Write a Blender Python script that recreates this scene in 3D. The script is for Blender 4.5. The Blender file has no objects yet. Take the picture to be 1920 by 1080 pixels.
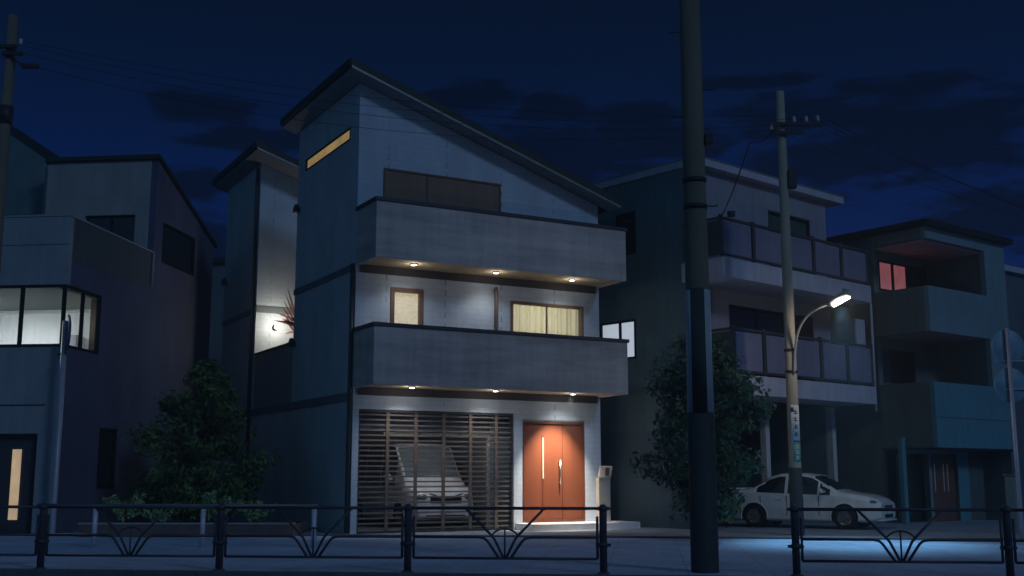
import bpy, bmesh, math, random
from mathutils import Vector, Matrix
random.seed(11)
S = bpy.context.scene
COL = S.collection
PI = math.pi
rad = math.radians

# ------------------------------------------------------------------ camera model
F_PX = 2105.0
PITCH = math.atan(350 / F_PX)
CAM_H = 1.4
CP, SP = math.cos(PITCH), math.sin(PITCH)

def ray(x, y):
    dx = (x - 960) / F_PX; dy = -(y - 540) / F_PX
    return Vector((dx, CP - dy * SP, SP + dy * CP))

def at(x, y, Y):
    r = ray(x, y); t = Y / r.y
    return Vector((r.x * t, Y, CAM_H + r.z * t))

def gnd(x, y, z=0.0):
    r = ray(x, y); t = (z - CAM_H) / r.z
    return Vector((r.x * t, r.y * t, z))

# ------------------------------------------------------------------ mesh builder
class MB:
    def __init__(s): s.bm = bmesh.new(); s.mi = 0
    def face(s, pts):
        f = s.bm.faces.new([s.bm.verts.new(p) for p in pts]); f.material_index = s.mi; return f
    def box(s, x0, x1, y0, y1, z0, z1):
        x0, x1 = min(x0, x1), max(x0, x1); y0, y1 = min(y0, y1), max(y0, y1); z0, z1 = min(z0, z1), max(z0, z1)
        v = [s.bm.verts.new(p) for p in ((x0,y0,z0),(x1,y0,z0),(x1,y1,z0),(x0,y1,z0),(x0,y0,z1),(x1,y0,z1),(x1,y1,z1),(x0,y1,z1))]
        for q in ((3,2,1,0),(4,5,6,7),(0,1,5,4),(1,2,6,5),(2,3,7,6),(3,0,4,7)):
            s.bm.faces.new([v[i] for i in q]).material_index = s.mi
        return s
    def prism(s, pts, ext):
        """closed outline (3-D, planar) swept by the vector ext"""
        e = Vector(ext)
        a = [s.bm.verts.new(p) for p in pts]; b = [s.bm.verts.new(Vector(p) + e) for p in pts]
        n = len(pts)
        s.bm.faces.new(a[::-1]); s.bm.faces.new(b)
        for i in range(n):
            s.bm.faces.new((a[i], a[(i+1) % n], b[(i+1) % n], b[i]))
        return s
    def tube(s, pts, r, seg=10, cap=True):
        pts = [Vector(p) for p in pts]; n = len(pts)
        rs = r if isinstance(r, (list, tuple)) else [r] * n
        rings = []
        prev = None
        for i, p in enumerate(pts):
            d = (pts[min(i+1, n-1)] - pts[max(i-1, 0)]).normalized()
            ref = prev if prev is not None else (Vector((0,0,1)) if abs(d.z) < .9 else Vector((1,0,0)))
            a = d.cross(ref).normalized(); b = a.cross(d).normalized(); prev = b
            rings.append([s.bm.verts.new(p + (a*math.cos(t) + b*math.sin(t)) * rs[i]) for t in [2*PI*k/seg for k in range(seg)]])
        for i in range(n-1):
            for k in range(seg):
                f = s.bm.faces.new((rings[i][k], rings[i][(k+1) % seg], rings[i+1][(k+1) % seg], rings[i+1][k])); f.smooth = True; f.material_index = s.mi
        if cap:
            s.bm.faces.new(rings[0][::-1]).material_index = s.mi; s.bm.faces.new(rings[-1]).material_index = s.mi
        return s
    def lathe(s, prof, c=(0,0,0), seg=24, a0=0, a1=2*PI):
        full = abs(a1 - a0 - 2*PI) < 1e-6
        m = seg if full else seg + 1
        rings = []
        for r, z in prof:
            rings.append([s.bm.verts.new((c[0] + r*math.cos(a0 + (a1-a0)*k/seg), c[1] + r*math.sin(a0 + (a1-a0)*k/seg), c[2] + z)) for k in range(m)])
        for i in range(len(prof)-1):
            for k in range(seg):
                q = (rings[i][k], rings[i][(k+1) % m], rings[i+1][(k+1) % m], rings[i+1][k])
                f = s.bm.faces.new(q); f.smooth = True; f.material_index = s.mi
        return s
    def ball(s, c, r, sc=(1,1,1), seg=16):
        bmesh.ops.create_uvsphere(s.bm, u_segments=seg, v_segments=max(6, seg//2), radius=r, matrix=Matrix.Translation(c) @ Matrix.Diagonal((*sc, 1)))
        return s
    def panel(s, axis, pos, a0, a1, z0, z1, th, holes=()):
        """wall with real openings. axis 'u': spans x at y=pos, thickness towards +y*th; axis 'v': spans y at x=pos, thickness towards +x*th"""
        A = sorted({a0, a1, *[max(a0, min(a1, h[i])) for h in holes for i in (0, 1)]})
        Z = sorted({z0, z1, *[max(z0, min(z1, h[i])) for h in holes for i in (2, 3)]})
        def solid(i, j):
            if i < 0 or j < 0 or i >= len(A)-1 or j >= len(Z)-1: return False
            ca, cz = (A[i]+A[i+1])/2, (Z[j]+Z[j+1])/2
            return not any(h[0] < ca < h[1] and h[2] < cz < h[3] for h in holes)
        cache = {}
        def V(a, d, z):
            k = (a, d, z)
            if k not in cache:
                cache[k] = s.bm.verts.new((a, pos + d*th, z) if axis == 'u' else (pos + d*th, a, z))
            return cache[k]
        for i in range(len(A)-1):
            for j in range(len(Z)-1):
                if not solid(i, j): continue
                p, q, r, t = A[i], A[i+1], Z[j], Z[j+1]
                s.bm.faces.new((V(p,0,r), V(q,0,r), V(q,0,t), V(p,0,t)))
                s.bm.faces.new((V(p,1,r), V(p,1,t), V(q,1,t), V(q,1,r)))
                if not solid(i-1, j): s.bm.faces.new((V(p,0,r), V(p,0,t), V(p,1,t), V(p,1,r)))
                if not solid(i+1, j): s.bm.faces.new((V(q,0,r), V(q,1,r), V(q,1,t), V(q,0,t)))
                if not solid(i, j-1): s.bm.faces.new((V(p,0,r), V(p,1,r), V(q,1,r), V(q,0,r)))
                if not solid(i, j+1): s.bm.faces.new((V(p,0,t), V(q,0,t), V(q,1,t), V(p,1,t)))
        return s
    def frame(s, axis, pos, a0, a1, z0, z1, w, d0, d1, sill=None):
        """four mitred-looking bars around an opening"""
        def b(p, q, r, t):
            if axis == 'u': s.box(p, q, pos+d0, pos+d1, r, t)
            else: s.box(pos+d0, pos+d1, p, q, r, t)
        b(a0, a0+w, z0, z1); b(a1-w, a1, z0, z1); b(a0+w, a1-w, z1-w, z1); b(a0+w, a1-w, z0, z0+w)
        return s
    def build(s, name, mat, parent=None, bevel=0, smooth=False):
        bmesh.ops.recalc_face_normals(s.bm, faces=s.bm.faces)
        me = bpy.data.meshes.new(name); s.bm.to_mesh(me); s.bm.free()
        for m in (mat if isinstance(mat, (list, tuple)) else [mat]): me.materials.append(m)
        if smooth:
            for p in me.polygons: p.use_smooth = True
        o = bpy.data.objects.new(name, me); COL.objects.link(o)
        if parent: o.parent = parent
        if bevel:
            md = o.modifiers.new('bevel', 'BEVEL'); md.width = bevel; md.segments = 2; md.limit_method = 'ANGLE'; md.angle_limit = rad(40)
        return o

def B(*a): return MB().box(*a)

def tag(o, label=None, cat=None, group=None, kind=None):
    if label: o['label'] = label
    if cat: o['category'] = cat
    if group: o['group'] = group
    if kind: o['kind'] = kind
    return o

def thing(name, loc, rz, label, cat, group=None):
    o = bpy.data.objects.new(name, None); COL.objects.link(o)
    o.empty_display_size = .3
    o.location = loc; o.rotation_euler = (0, 0, rz)
    return tag(o, label, cat, group)

def kids(o): return [c for c in COL.objects if c.parent == o]
def copy_tree(o, parent=None):
    c = o.copy(); COL.objects.link(c)
    if parent: c.parent = parent
    for k in kids(o): copy_tree(k, c)
    return c

# ------------------------------------------------------------------ materials
def N(nt, t, **kw):
    n = nt.nodes.new(t)
    for k, v in kw.items(): setattr(n, k, v)
    return n

def mat(name, col, rough=.8, var=.18, scale=3.0, bump=.0, bscale=40., metal=0., spec=.3, coat=0., streak=False):
    m = bpy.data.materials.new(name); m.use_nodes = True; nt = m.node_tree; L = nt.links
    bs = nt.nodes['Principled BSDF']
    bs.inputs['Roughness'].default_value = rough; bs.inputs['Metallic'].default_value = metal
    bs.inputs['Specular IOR Level'].default_value = spec; bs.inputs['Coat Weight'].default_value = coat
    tc = N(nt, 'ShaderNodeTexCoord')
    vec = tc.outputs['Object']
    if streak:
        mp = N(nt, 'ShaderNodeMapping'); mp.inputs['Scale'].default_value = (1, 1, .12) if streak == 'v' else (.25, .25, 1.6)
        L.new(vec, mp.inputs['Vector']); vec = mp.outputs['Vector']
    nz = N(nt, 'ShaderNodeTexNoise'); nz.inputs['Scale'].default_value = scale; nz.inputs['Detail'].default_value = 6; nz.inputs['Roughness'].default_value = .6
    L.new(vec, nz.inputs['Vector'])
    rp = N(nt, 'ShaderNodeValToRGB')
    c = Vector(col[:3])
    rp.color_ramp.elements[0].position = .3; rp.color_ramp.elements[1].position = .7
    rp.color_ramp.elements[0].color = (*(c*(1-var)), 1); rp.color_ramp.elements[1].color = (*[min(1, k) for k in c*(1+var)], 1)
    L.new(nz.outputs['Fac'], rp.inputs['Fac']); colr = rp.outputs['Color']
    if bscale in (40, 50, 14, 120, 90):
        m1 = N(nt, 'ShaderNodeMapping'); m1.inputs['Scale'].default_value = (2.6, 2.6, .22); L.new(tc.outputs['Object'], m1.inputs[0])
        n1 = N(nt, 'ShaderNodeTexNoise'); n1.inputs['Scale'].default_value = 2.2; n1.inputs['Detail'].default_value = 7; n1.inputs['Roughness'].default_value = .65; L.new(m1.outputs[0], n1.inputs['Vector'])
        r1 = N(nt, 'ShaderNodeMapRange'); r1.inputs[1].default_value = .38; r1.inputs[2].default_value = .62; r1.inputs[3].default_value = .90; r1.inputs[4].default_value = 1.06; L.new(n1.outputs['Fac'], r1.inputs[0])
        v1 = N(nt, 'ShaderNodeVectorMath', operation='SCALE'); L.new(colr, v1.inputs[0]); L.new(r1.outputs[0], v1.inputs['Scale']); colr = v1.outputs[0]
    L.new(colr, bs.inputs['Base Color'])
    if bump:
        n2 = N(nt, 'ShaderNodeTexNoise'); n2.inputs['Scale'].default_value = bscale; n2.inputs['Detail'].default_value = 4
        L.new(tc.outputs['Object'], n2.inputs['Vector'])
        bp = N(nt, 'ShaderNodeBump'); bp.inputs['Strength'].default_value = bump; bp.inputs['Distance'].default_value = .02
        L.new(n2.outputs['Fac'], bp.inputs['Height']); L.new(bp.outputs['Normal'], bs.inputs['Normal'])
    return m

def brick_mat(name, c1, c2, mortar, w, h, msize=.012, rough=.85, bump=.4, dashes=0., stain=.12, off=.5):
    """courses laid in the wall's own plane (x+y along the wall, z up)"""
    m = bpy.data.materials.new(name); m.use_nodes = True; nt = m.node_tree; L = nt.links
    bs = nt.nodes['Principled BSDF']; bs.inputs['Roughness'].default_value = rough; bs.inputs['Specular IOR Level'].default_value = .25
    tc = N(nt, 'ShaderNodeTexCoord'); sx = N(nt, 'ShaderNodeSeparateXYZ'); L.new(tc.outputs['Object'], sx.inputs[0])
    ad = N(nt, 'ShaderNodeMath', operation='ADD'); L.new(sx.outputs[0], ad.inputs[0]); L.new(sx.outputs[1], ad.inputs[1])
    cb = N(nt, 'ShaderNodeCombineXYZ'); L.new(ad.outputs[0], cb.inputs[0]); L.new(sx.outputs[2], cb.inputs[1])
    bt = N(nt, 'ShaderNodeTexBrick'); bt.offset = off
    bt.inputs['Scale'].default_value = 1; bt.inputs['Brick Width'].default_value = w; bt.inputs['Row Height'].default_value = h
    bt.inputs['Mortar Size'].default_value = msize; bt.inputs['Mortar Smooth'].default_value = .3
    bt.inputs['Color1'].default_value = (*c1, 1); bt.inputs['Color2'].default_value = (*c2, 1); bt.inputs['Mortar'].default_value = (*mortar, 1)
    L.new(cb.outputs[0], bt.inputs['Vector'])
    nz = N(nt, 'ShaderNodeTexNoise'); nz.inputs['Scale'].default_value = 1.3; nz.inputs['Detail'].default_value = 8
    mp = N(nt, 'ShaderNodeMapping'); mp.inputs['Scale'].default_value = (1, 1, .5); L.new(tc.outputs['Object'], mp.inputs[0]); L.new(mp.outputs[0], nz.inputs['Vector'])
    mr = N(nt, 'ShaderNodeMapRange'); mr.inputs[1].default_value = .3; mr.inputs[2].default_value = .7; mr.inputs[3].default_value = 1-stain; mr.inputs[4].default_value = 1+stain
    L.new(nz.outputs['Fac'], mr.inputs[0])
    mx = N(nt, 'ShaderNodeVectorMath', operation='SCALE'); L.new(bt.outputs['Color'], mx.inputs[0]); L.new(mr.outputs[0], mx.inputs['Scale'])
    outc = mx.outputs[0]
    if dashes:
        # open butt joints stacked in broken vertical lines, as in the tile cladding
        t1 = N(nt, 'ShaderNodeMath', operation='DIVIDE'); t1.inputs[1].default_value = dashes; L.new(ad.outputs[0], t1.inputs[0])
        t2 = N(nt, 'ShaderNodeMath', operation='FRACT'); L.new(t1.outputs[0], t2.inputs[0])
        t3 = N(nt, 'ShaderNodeMath', operation='SUBTRACT'); L.new(t2.outputs[0], t3.inputs[0]); t3.inputs[1].default_value = .5
        t4 = N(nt, 'ShaderNodeMath', operation='ABSOLUTE'); L.new(t3.outputs[0], t4.inputs[0])
        t5 = N(nt, 'ShaderNodeMath', operation='LESS_THAN'); L.new(t4.outputs[0], t5.inputs[0]); t5.inputs[1].default_value = .016 / dashes
        z1 = N(nt, 'ShaderNodeMath', operation='DIVIDE'); L.new(sx.outputs[2], z1.inputs[0]); z1.inputs[1].default_value = h * 2
        z2 = N(nt, 'ShaderNodeMath', operation='FRACT'); L.new(z1.outputs[0], z2.inputs[0])
        z3 = N(nt, 'ShaderNodeMath', operation='LESS_THAN'); L.new(z2.outputs[0], z3.inputs[0]); z3.inputs[1].default_value = .5
        zz = N(nt, 'ShaderNodeMath', operation='MULTIPLY'); L.new(t5.outputs[0], zz.inputs[0]); L.new(z3.outputs[0], zz.inputs[1])
        n3 = N(nt, 'ShaderNodeTexNoise'); n3.inputs['Scale'].default_value = .9; L.new(cb.outputs[0], n3.inputs['Vector'])
        n4 = N(nt, 'ShaderNodeMapRange'); n4.inputs[1].default_value = .4; n4.inputs[2].default_value = .6; n4.inputs[3].default_value = .1; n4.inputs[4].default_value = .75
        L.new(n3.outputs['Fac'], n4.inputs[0])
        zf = N(nt, 'ShaderNodeMath', operation='MULTIPLY'); L.new(zz.outputs[0], zf.inputs[0]); L.new(n4.outputs[0], zf.inputs[1])
        m2 = N(nt, 'ShaderNodeMix', data_type='RGBA'); L.new(zf.outputs[0], m2.inputs['Factor']); L.new(outc, m2.inputs['A'])
        m2.inputs['B'].default_value = (mortar[0]*.35, mortar[1]*.35, mortar[2]*.4, 1); outc = m2.outputs['Result']
    L.new(outc, bs.inputs['Base Color'])
    if bump:
        iv = N(nt, 'ShaderNodeMath', operation='SUBTRACT'); iv.inputs[0].default_value = 1; L.new(bt.outputs['Fac'], iv.inputs[1])
        bp = N(nt, 'ShaderNodeBump'); bp.inputs['Strength'].default_value = bump; bp.inputs['Distance'].default_value = .01
        L.new(iv.outputs[0], bp.inputs['Height']); L.new(bp.outputs[0], bs.inputs['Normal'])
    return m

def emit(name, col, strength, var=0., scale=3., mapping=None):
    m = bpy.data.materials.new(name); m.use_nodes = True; nt = m.node_tree; L = nt.links
    bs = nt.nodes['Principled BSDF']; bs.inputs['Base Color'].default_value = (.3, .3, .3, 1); bs.inputs['Roughness'].default_value = .15
    bs.inputs['Emission Color'].default_value = (*col, 1); bs.inputs['Emission Strength'].default_value = strength
    if var:
        tc = N(nt, 'ShaderNodeTexCoord'); nz = N(nt, 'ShaderNodeTexNoise'); nz.inputs['Scale'].default_value = scale; nz.inputs['Detail'].default_value = 5
        mp = N(nt, 'ShaderNodeMapping')
        if mapping: mp.inputs['Scale'].default_value = mapping[0]; mp.inputs['Rotation'].default_value = mapping[1]
        L.new(tc.outputs['Object'], mp.inputs[0]); L.new(mp.outputs[0], nz.inputs['Vector'])
        mr = N(nt, 'ShaderNodeMapRange'); mr.inputs[1].default_value = .35; mr.inputs[2].default_value = .65
        mr.inputs[3].default_value = strength*(1-var); mr.inputs[4].default_value = strength*(1+var)
        L.new(nz.outputs['Fac'], mr.inputs[0]); L.new(mr.outputs[0], bs.inputs['Emission Strength'])
    return m

def glass_mat(name, tint=(.9, .95, 1), refl=.035):
    m = bpy.data.materials.new(name); m.use_nodes = True; nt = m.node_tree; L = nt.links
    nt.nodes.remove(nt.nodes['Principled BSDF'])
    tr = N(nt, 'ShaderNodeBsdfTransparent'); tr.inputs[0].default_value = (*tint, 1)
    gl = N(nt, 'ShaderNodeBsdfGlossy'); gl.inputs['Roughness'].default_value = .35
    mx = N(nt, 'ShaderNodeMixShader'); mx.inputs[0].default_value = refl
    L.new(tr.outputs[0], mx.inputs[1]); L.new(gl.outputs[0], mx.inputs[2]); L.new(mx.outputs[0], nt.nodes['Material Output'].inputs[0])
    return m

def leaf_mat(name, dark, light):
    m = bpy.data.materials.new(name); m.use_nodes = True; nt = m.node_tree; L = nt.links
    bs = nt.nodes['Principled BSDF']; bs.inputs['Roughness'].default_value = .6; bs.inputs['Specular IOR Level'].default_value = .25
    g = N(nt, 'ShaderNodeNewGeometry'); rp = N(nt, 'ShaderNodeValToRGB')
    rp.color_ramp.elements[0].color = (*dark, 1); rp.color_ramp.elements[1].color = (*light, 1)
    tc = N(nt, 'ShaderNodeTexCoord'); nz = N(nt, 'ShaderNodeTexNoise'); nz.inputs['Scale'].default_value = 1.6; L.new(tc.outputs['Object'], nz.inputs['Vector'])
    mm = N(nt, 'ShaderNodeMath', operation='MULTIPLY_ADD'); mm.inputs[1].default_value = .45; L.new(g.outputs['Random Per Island'], mm.inputs[0])
    mr = N(nt, 'ShaderNodeMapRange'); mr.inputs[1].default_value = .35; mr.inputs[2].default_value = .7; mr.inputs[3].default_value = 0; mr.inputs[4].default_value = .55
    L.new(nz.outputs['Fac'], mr.inputs[0]); L.new(mr.outputs[0], mm.inputs[2]); L.new(mm.outputs[0], rp.inputs['Fac']); L.new(rp.outputs['Color'], bs.inputs['Base Color'])
    tl = N(nt, 'ShaderNodeBsdfTranslucent'); L.new(rp.outputs['Color'], tl.inputs[0])
    mx = N(nt, 'ShaderNodeMixShader'); mx.inputs[0].default_value = .25; L.new(bs.outputs[0], mx.inputs[1]); L.new(tl.outputs[0], mx.inputs[2])
    L.new(mx.outputs[0], nt.nodes['Material Output'].inputs[0])
    return m

M = {}
M['tile'] = brick_mat('white_tile_cladding', (.43, .51, .62), (.45, .53, .635), (.38, .45, .54), .42, .14, .009, dashes=1.62, bump=.25)
M['siding'] = brick_mat('horizontal_siding', (.45, .49, .53), (.47, .51, .55), (.39, .425, .465), 3.6, .16, .008, bump=.25)
M['plaster_grey'] = mat('trowelled_grey_plaster', (.46, .415, .415), .9, .32, 1.6, .35, 14, streak='h')
M['dark_trim'] = mat('dark_trim', (.045, .05, .06), .5, .2, 4)
M['band'] = mat('grey_band', (.12, .15, .17), .7, .15, 3)
M['roof_metal'] = mat('ribbed_roof_metal', (.024, .032, .030), .45, .2, 3, metal=.3)
M['fascia'] = mat('fascia_board', (.022, .030, .030), .6, .15, 4)
M['gutter'] = mat('gutter_metal', (.22, .25, .25), .4, .1, 5, metal=.2)
M['soffit'] = mat('beige_soffit_board', (.50, .40, .26), .8, .08, 3)
M['eave'] = mat('painted_eave_board', (.26, .30, .33), .8, .1, 3)
M['shadow_gap_strip'] = mat('shadow_gap_dark', (.05, .045, .05), .7, .1, 3)
M['brown_frame'] = mat('brown_window_frame', (.16, .10, .075), .5, .15, 6)
M['blind'] = mat('closed_blind', (.225, .15, .115), .7, .1, 2, streak='v')
M['slat'] = mat('slat_wood', (.155, .135, .125), .6, .25, 5, .15, 30, streak='h')
M['slat_post'] = mat('slat_post_wood', (.165, .125, .10), .6, .3, 8)
M['door'] = mat('stained_red_door', (.165, .05, .024), .38, .12, 2.2, .06, 20, spec=.5, streak='v')
M['door_frame'] = mat('door_frame', (.14, .042, .02), .45, .12, 5)
M['steel'] = mat('brushed_steel', (.75, .72, .65), .3, .05, 10, metal=1)
M['step'] = mat('pale_step_stone', (.78, .76, .76), .8, .1, 5, .1, 60)
M['post_stone'] = mat('beige_gate_post_render', (.46, .43, .38), .8, .1, 6, .1, 60)
M['plate'] = mat('brown_name_plate', (.12, .055, .04), .4, .1, 6)
M['garage_wall'] = mat('garage_plaster', (.25, .25, .27), .9, .15, 2)
M['garage_panel'] = mat('garage_side_panel', (.20, .24, .27), .8, .15, 2, streak='h')
M['concrete_floor'] = mat('concrete_floor', (.2, .21, .23), .8, .2, 2)
M['terrace_wall'] = mat('mauve_terrace_parapet', (.26, .235, .24), .85, .12, 2.5, .15, 25, streak='v')
M['vent'] = mat('vent_hood', (.05, .055, .06), .5, .1, 5)
M['pipe_dark'] = mat('dark_downpipe', (.035, .05, .06), .45, .1, 5)
M['pipe_brown'] = mat('brown_downpipe', (.13, .10, .095), .4, .1, 5)
# left neighbour
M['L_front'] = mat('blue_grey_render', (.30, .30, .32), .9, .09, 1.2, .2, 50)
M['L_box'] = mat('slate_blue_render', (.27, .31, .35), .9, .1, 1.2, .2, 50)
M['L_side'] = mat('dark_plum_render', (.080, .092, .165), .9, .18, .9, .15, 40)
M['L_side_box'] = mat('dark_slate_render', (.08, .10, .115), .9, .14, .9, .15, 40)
M['black_frame'] = mat('black_aluminium', (.016, .018, .022), .85, .1, 5, spec=.04)
M['dark_glass'] = mat('dark_window_glass', (.012, .014, .02), .08, .2, 1, spec=.5)
M['room_wall'] = mat('room_wallpaper', (.75, .77, .77), .9, .03, 2)
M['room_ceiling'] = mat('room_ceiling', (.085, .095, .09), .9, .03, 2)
M['clear_glass'] = glass_mat('clear_glass')
# right neighbour
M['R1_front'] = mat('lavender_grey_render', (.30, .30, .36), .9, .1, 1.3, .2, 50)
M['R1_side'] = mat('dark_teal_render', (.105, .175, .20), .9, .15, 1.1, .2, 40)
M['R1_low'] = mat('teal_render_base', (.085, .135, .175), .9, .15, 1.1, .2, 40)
M['R1_slab'] = mat('pale_lavender_slab', (.46, .45, .53), .85, .09, 2, .15, 40)
M['R1_panel'] = mat('frosted_balcony_panel', (.21, .20, .285), .35, .08, 1.4)
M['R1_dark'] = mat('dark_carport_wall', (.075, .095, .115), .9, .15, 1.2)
M['R1_col'] = mat('white_carport_column', (.55, .56, .57), .8, .08, 3)
M['green_blind'] = mat('dark_green_shutter', (.05, .085, .075), .7, .15, 4)
# far right
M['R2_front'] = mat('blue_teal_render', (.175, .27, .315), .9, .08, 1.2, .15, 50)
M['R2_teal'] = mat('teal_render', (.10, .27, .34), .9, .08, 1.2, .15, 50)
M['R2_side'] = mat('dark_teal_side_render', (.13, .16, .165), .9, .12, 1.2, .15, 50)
M['R2_soffit'] = mat('red_light_tinted_soffit', (.55, .33, .34), .9, .1, 2)  # rose tint puts the red window's light into the ceiling colour
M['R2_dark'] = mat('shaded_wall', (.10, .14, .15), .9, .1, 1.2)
M['wood_door'] = mat('red_brown_door', (.16, .075, .06), .5, .2, 4, streak='v')
M['far_wall'] = mat('far_building_render', (.10, .13, .16), .9, .1, 1)
# street
M['asphalt'] = mat('dark_asphalt', (.04, .055, .10), .85, .25, 6, .3, 180)
def paving(name, base, w, h):
    m = mat(name, base, .8, .2, .7, .25, 120); nt = m.node_tree; L = nt.links; bs = nt.nodes['Principled BSDF']
    src = bs.inputs['Base Color'].links[0].from_socket
    tc = N(nt, 'ShaderNodeTexCoord'); bt = N(nt, 'ShaderNodeTexBrick'); bt.offset = 0
    bt.inputs['Scale'].default_value = 1; bt.inputs['Brick Width'].default_value = w; bt.inputs['Row Height'].default_value = h; bt.inputs['Mortar Size'].default_value = .012
    bt.inputs['Color1'].default_value = (1.04, 1.04, 1.04, 1); bt.inputs['Color2'].default_value = (.90, .90, .92, 1); bt.inputs['Mortar'].default_value = (.72, .72, .75, 1)
    L.new(tc.outputs['Object'], bt.inputs['Vector'])
    nz = N(nt, 'ShaderNodeTexNoise'); nz.inputs['Scale'].default_value = 26; nz.inputs['Detail'].default_value = 8; nz.inputs['Roughness'].default_value = .8; L.new(tc.outputs['Object'], nz.inputs['Vector'])
    mr = N(nt, 'ShaderNodeMapRange'); mr.inputs[1].default_value = .35; mr.inputs[2].default_value = .65; mr.inputs[3].default_value = .82; mr.inputs[4].default_value = 1.16; L.new(nz.outputs['Fac'], mr.inputs[0])
    a = N(nt, 'ShaderNodeVectorMath', operation='MULTIPLY'); L.new(src, a.inputs[0]); L.new(bt.outputs['Color'], a.inputs[1])
    b = N(nt, 'ShaderNodeVectorMath', operation='SCALE'); L.new(a.outputs[0], b.inputs[0]); L.new(mr.outputs[0], b.inputs['Scale']); L.new(b.outputs[0], bs.inputs['Base Color'])
    return m
M['pave'] = paving('blue_grey_paving', (.40, .52, .74), 1.2, .9)
M['lot'] = mat('grey_lot_concrete', (.28, .34, .42), .85, .2, 1.3, .25, 90)
M['kerb'] = mat('kerb_stone', (.10, .12, .16), .85, .18, 4, .3, 80)
M['ground'] = mat('bare_ground', (.05, .055, .06), .95, .2, .8)
M['soil'] = mat('planter_soil', (.075, .052, .045), .95, .3, 9, .6, 50)
M['planter'] = mat('brown_planter_wall', (.15, .105, .10), .85, .2, 5, .25, 60)
M['planter_cap'] = mat('grey_planter_coping', (.30, .30, .32), .8, .12, 6)
M['fence_paint'] = mat('dark_brown_fence_paint', (.058, .056, .078), .42, .2, 12, .05, 200)
M['rail_pale'] = mat('lavender_galvanised_post', (.58, .55, .66), .45, .1, 9, metal=.2)
M['rail_dark'] = mat('grey_galvanised_rail', (.17, .16, .19), .45, .1, 9, metal=.2)
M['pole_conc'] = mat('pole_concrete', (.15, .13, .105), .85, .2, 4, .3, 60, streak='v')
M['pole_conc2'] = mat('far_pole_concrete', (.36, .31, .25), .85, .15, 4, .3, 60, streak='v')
M['pole_dark'] = mat('dark_pole_sleeve', (.040, .049, .053), .7, .2, 5, .3, 90)
M['pole_wrap'] = mat('pale_pole_wrap', (.40, .45, .50), .6, .12, 6)
M['iron'] = mat('dark_iron_fitting', (.03, .03, .035), .5, .2, 10)
M['porcelain'] = mat('grey_porcelain', (.40, .42, .43), .3, .05, 10)
M['cable'] = mat('black_cable', (.018, .013, .014), .6, .1, 10)
M['lamp_arm'] = mat('lamp_arm_steel', (.40, .40, .40), .4, .1, 8, metal=.3)
M['sign_back'] = mat('grey_sign_back', (.17, .29, .37), .5, .12, 5, metal=.2)
M['sign_blue'] = mat('indigo_sign_face', (.06, .07, .2), .5, .1, 5)
M['sign_pole'] = mat('grey_sign_pole', (.36, .38, .46), .4, .1, 8, metal=.2)
M['notice_white'] = mat('worn_white_notice', (.62, .62, .62), .7, .3, 14)
M['notice_ink'] = mat('black_notice_ink', (.03, .03, .04), .7, .1, 10)
M['notice_green'] = mat('green_notice', (.10, .33, .24), .6, .25, 14)
M['notice_pale'] = mat('pale_notice_marks', (.55, .62, .58), .6, .1, 10)
M['bark'] = mat('tree_bark', (.07, .055, .045), .95, .3, 8, .6, 30, streak='v')
M['leaf'] = leaf_mat('broad_leaves', (.016, .045, .018), (.20, .32, .10))
M['leaf2'] = leaf_mat('bluish_leaves', (.014, .045, .030), (.14, .26, .16))
M['leaf_pale'] = leaf_mat('young_pale_leaves', (.20, .33, .16), (.48, .66, .34))
M['leaf_red'] = leaf_mat('bronze_leaves', (.14, .06, .06), (.26, .13, .12))
# vehicles
M['paint_white'] = mat('white_car_paint', (.82, .84, .84), .25, .02, 2, spec=.5, coat=.6)
M['paint_van'] = mat('white_van_paint', (.78, .79, .82), .25, .02, 2, spec=.5, coat=.6)
M['car_glass'] = mat('car_glass', (.012, .016, .02), .05, .1, 2, spec=.6)
M['van_glass'] = mat('van_glass', (.16, .20, .225), .06, .1, 2, spec=.6)
M['rubber'] = mat('tyre_rubber', (.015, .015, .016), .85, .2, 20)
M['rim'] = mat('alloy_rim', (.30, .27, .24), .35, .1, 8, metal=.8)
M['under'] = mat('dark_underbody', (.012, .012, .014), .9, .1, 5)
M['head'] = mat('headlight_lens', (.11, .13, .15), .1, .1, 5, spec=.7)
M['chrome'] = mat('chrome', (.75, .75, .75), .15, .02, 5, metal=1)
M['num'] = mat('number_plate', (.75, .76, .74), .5, .02, 5)
M['tail'] = mat('tail_lamp_red', (.25, .015, .015), .2, .1, 5)
# light-giving
M['e_down'] = emit('downlight_lens', (1, .90, .70), 14)
M['e_slot'] = emit('amber_window_light', (.70, .46, .15), .36, .18, 1.2)
M['e_frost'] = emit('frosted_window_light', (.86, .74, .49), .55, .14, 16, ((1, 1, 1.6), (0, rad(35), 0)))
M['e_white'] = emit('cool_window_light', (.74, .84, 1.0), .56, .06, .6)
M['e_red'] = emit('red_curtain_light', (.62, .18, .20), .30, .12, 2.2)
M['e_strip'] = emit('warm_door_glass_light', (.92, .66, .38), .46, .25, 1.5)
M['e_street'] = emit('street_lamp_tube', (1, .92, .72), 16)
M['e_globe'] = emit('globe_lamp_glass', (1, .76, .46), 9)
M['e_slit'] = emit('door_slit_light', (1, .72, .25), .6, .1, 2)
M['e_porch'] = emit('dim_door_slits', (.5, .6, .65), .03)

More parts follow.
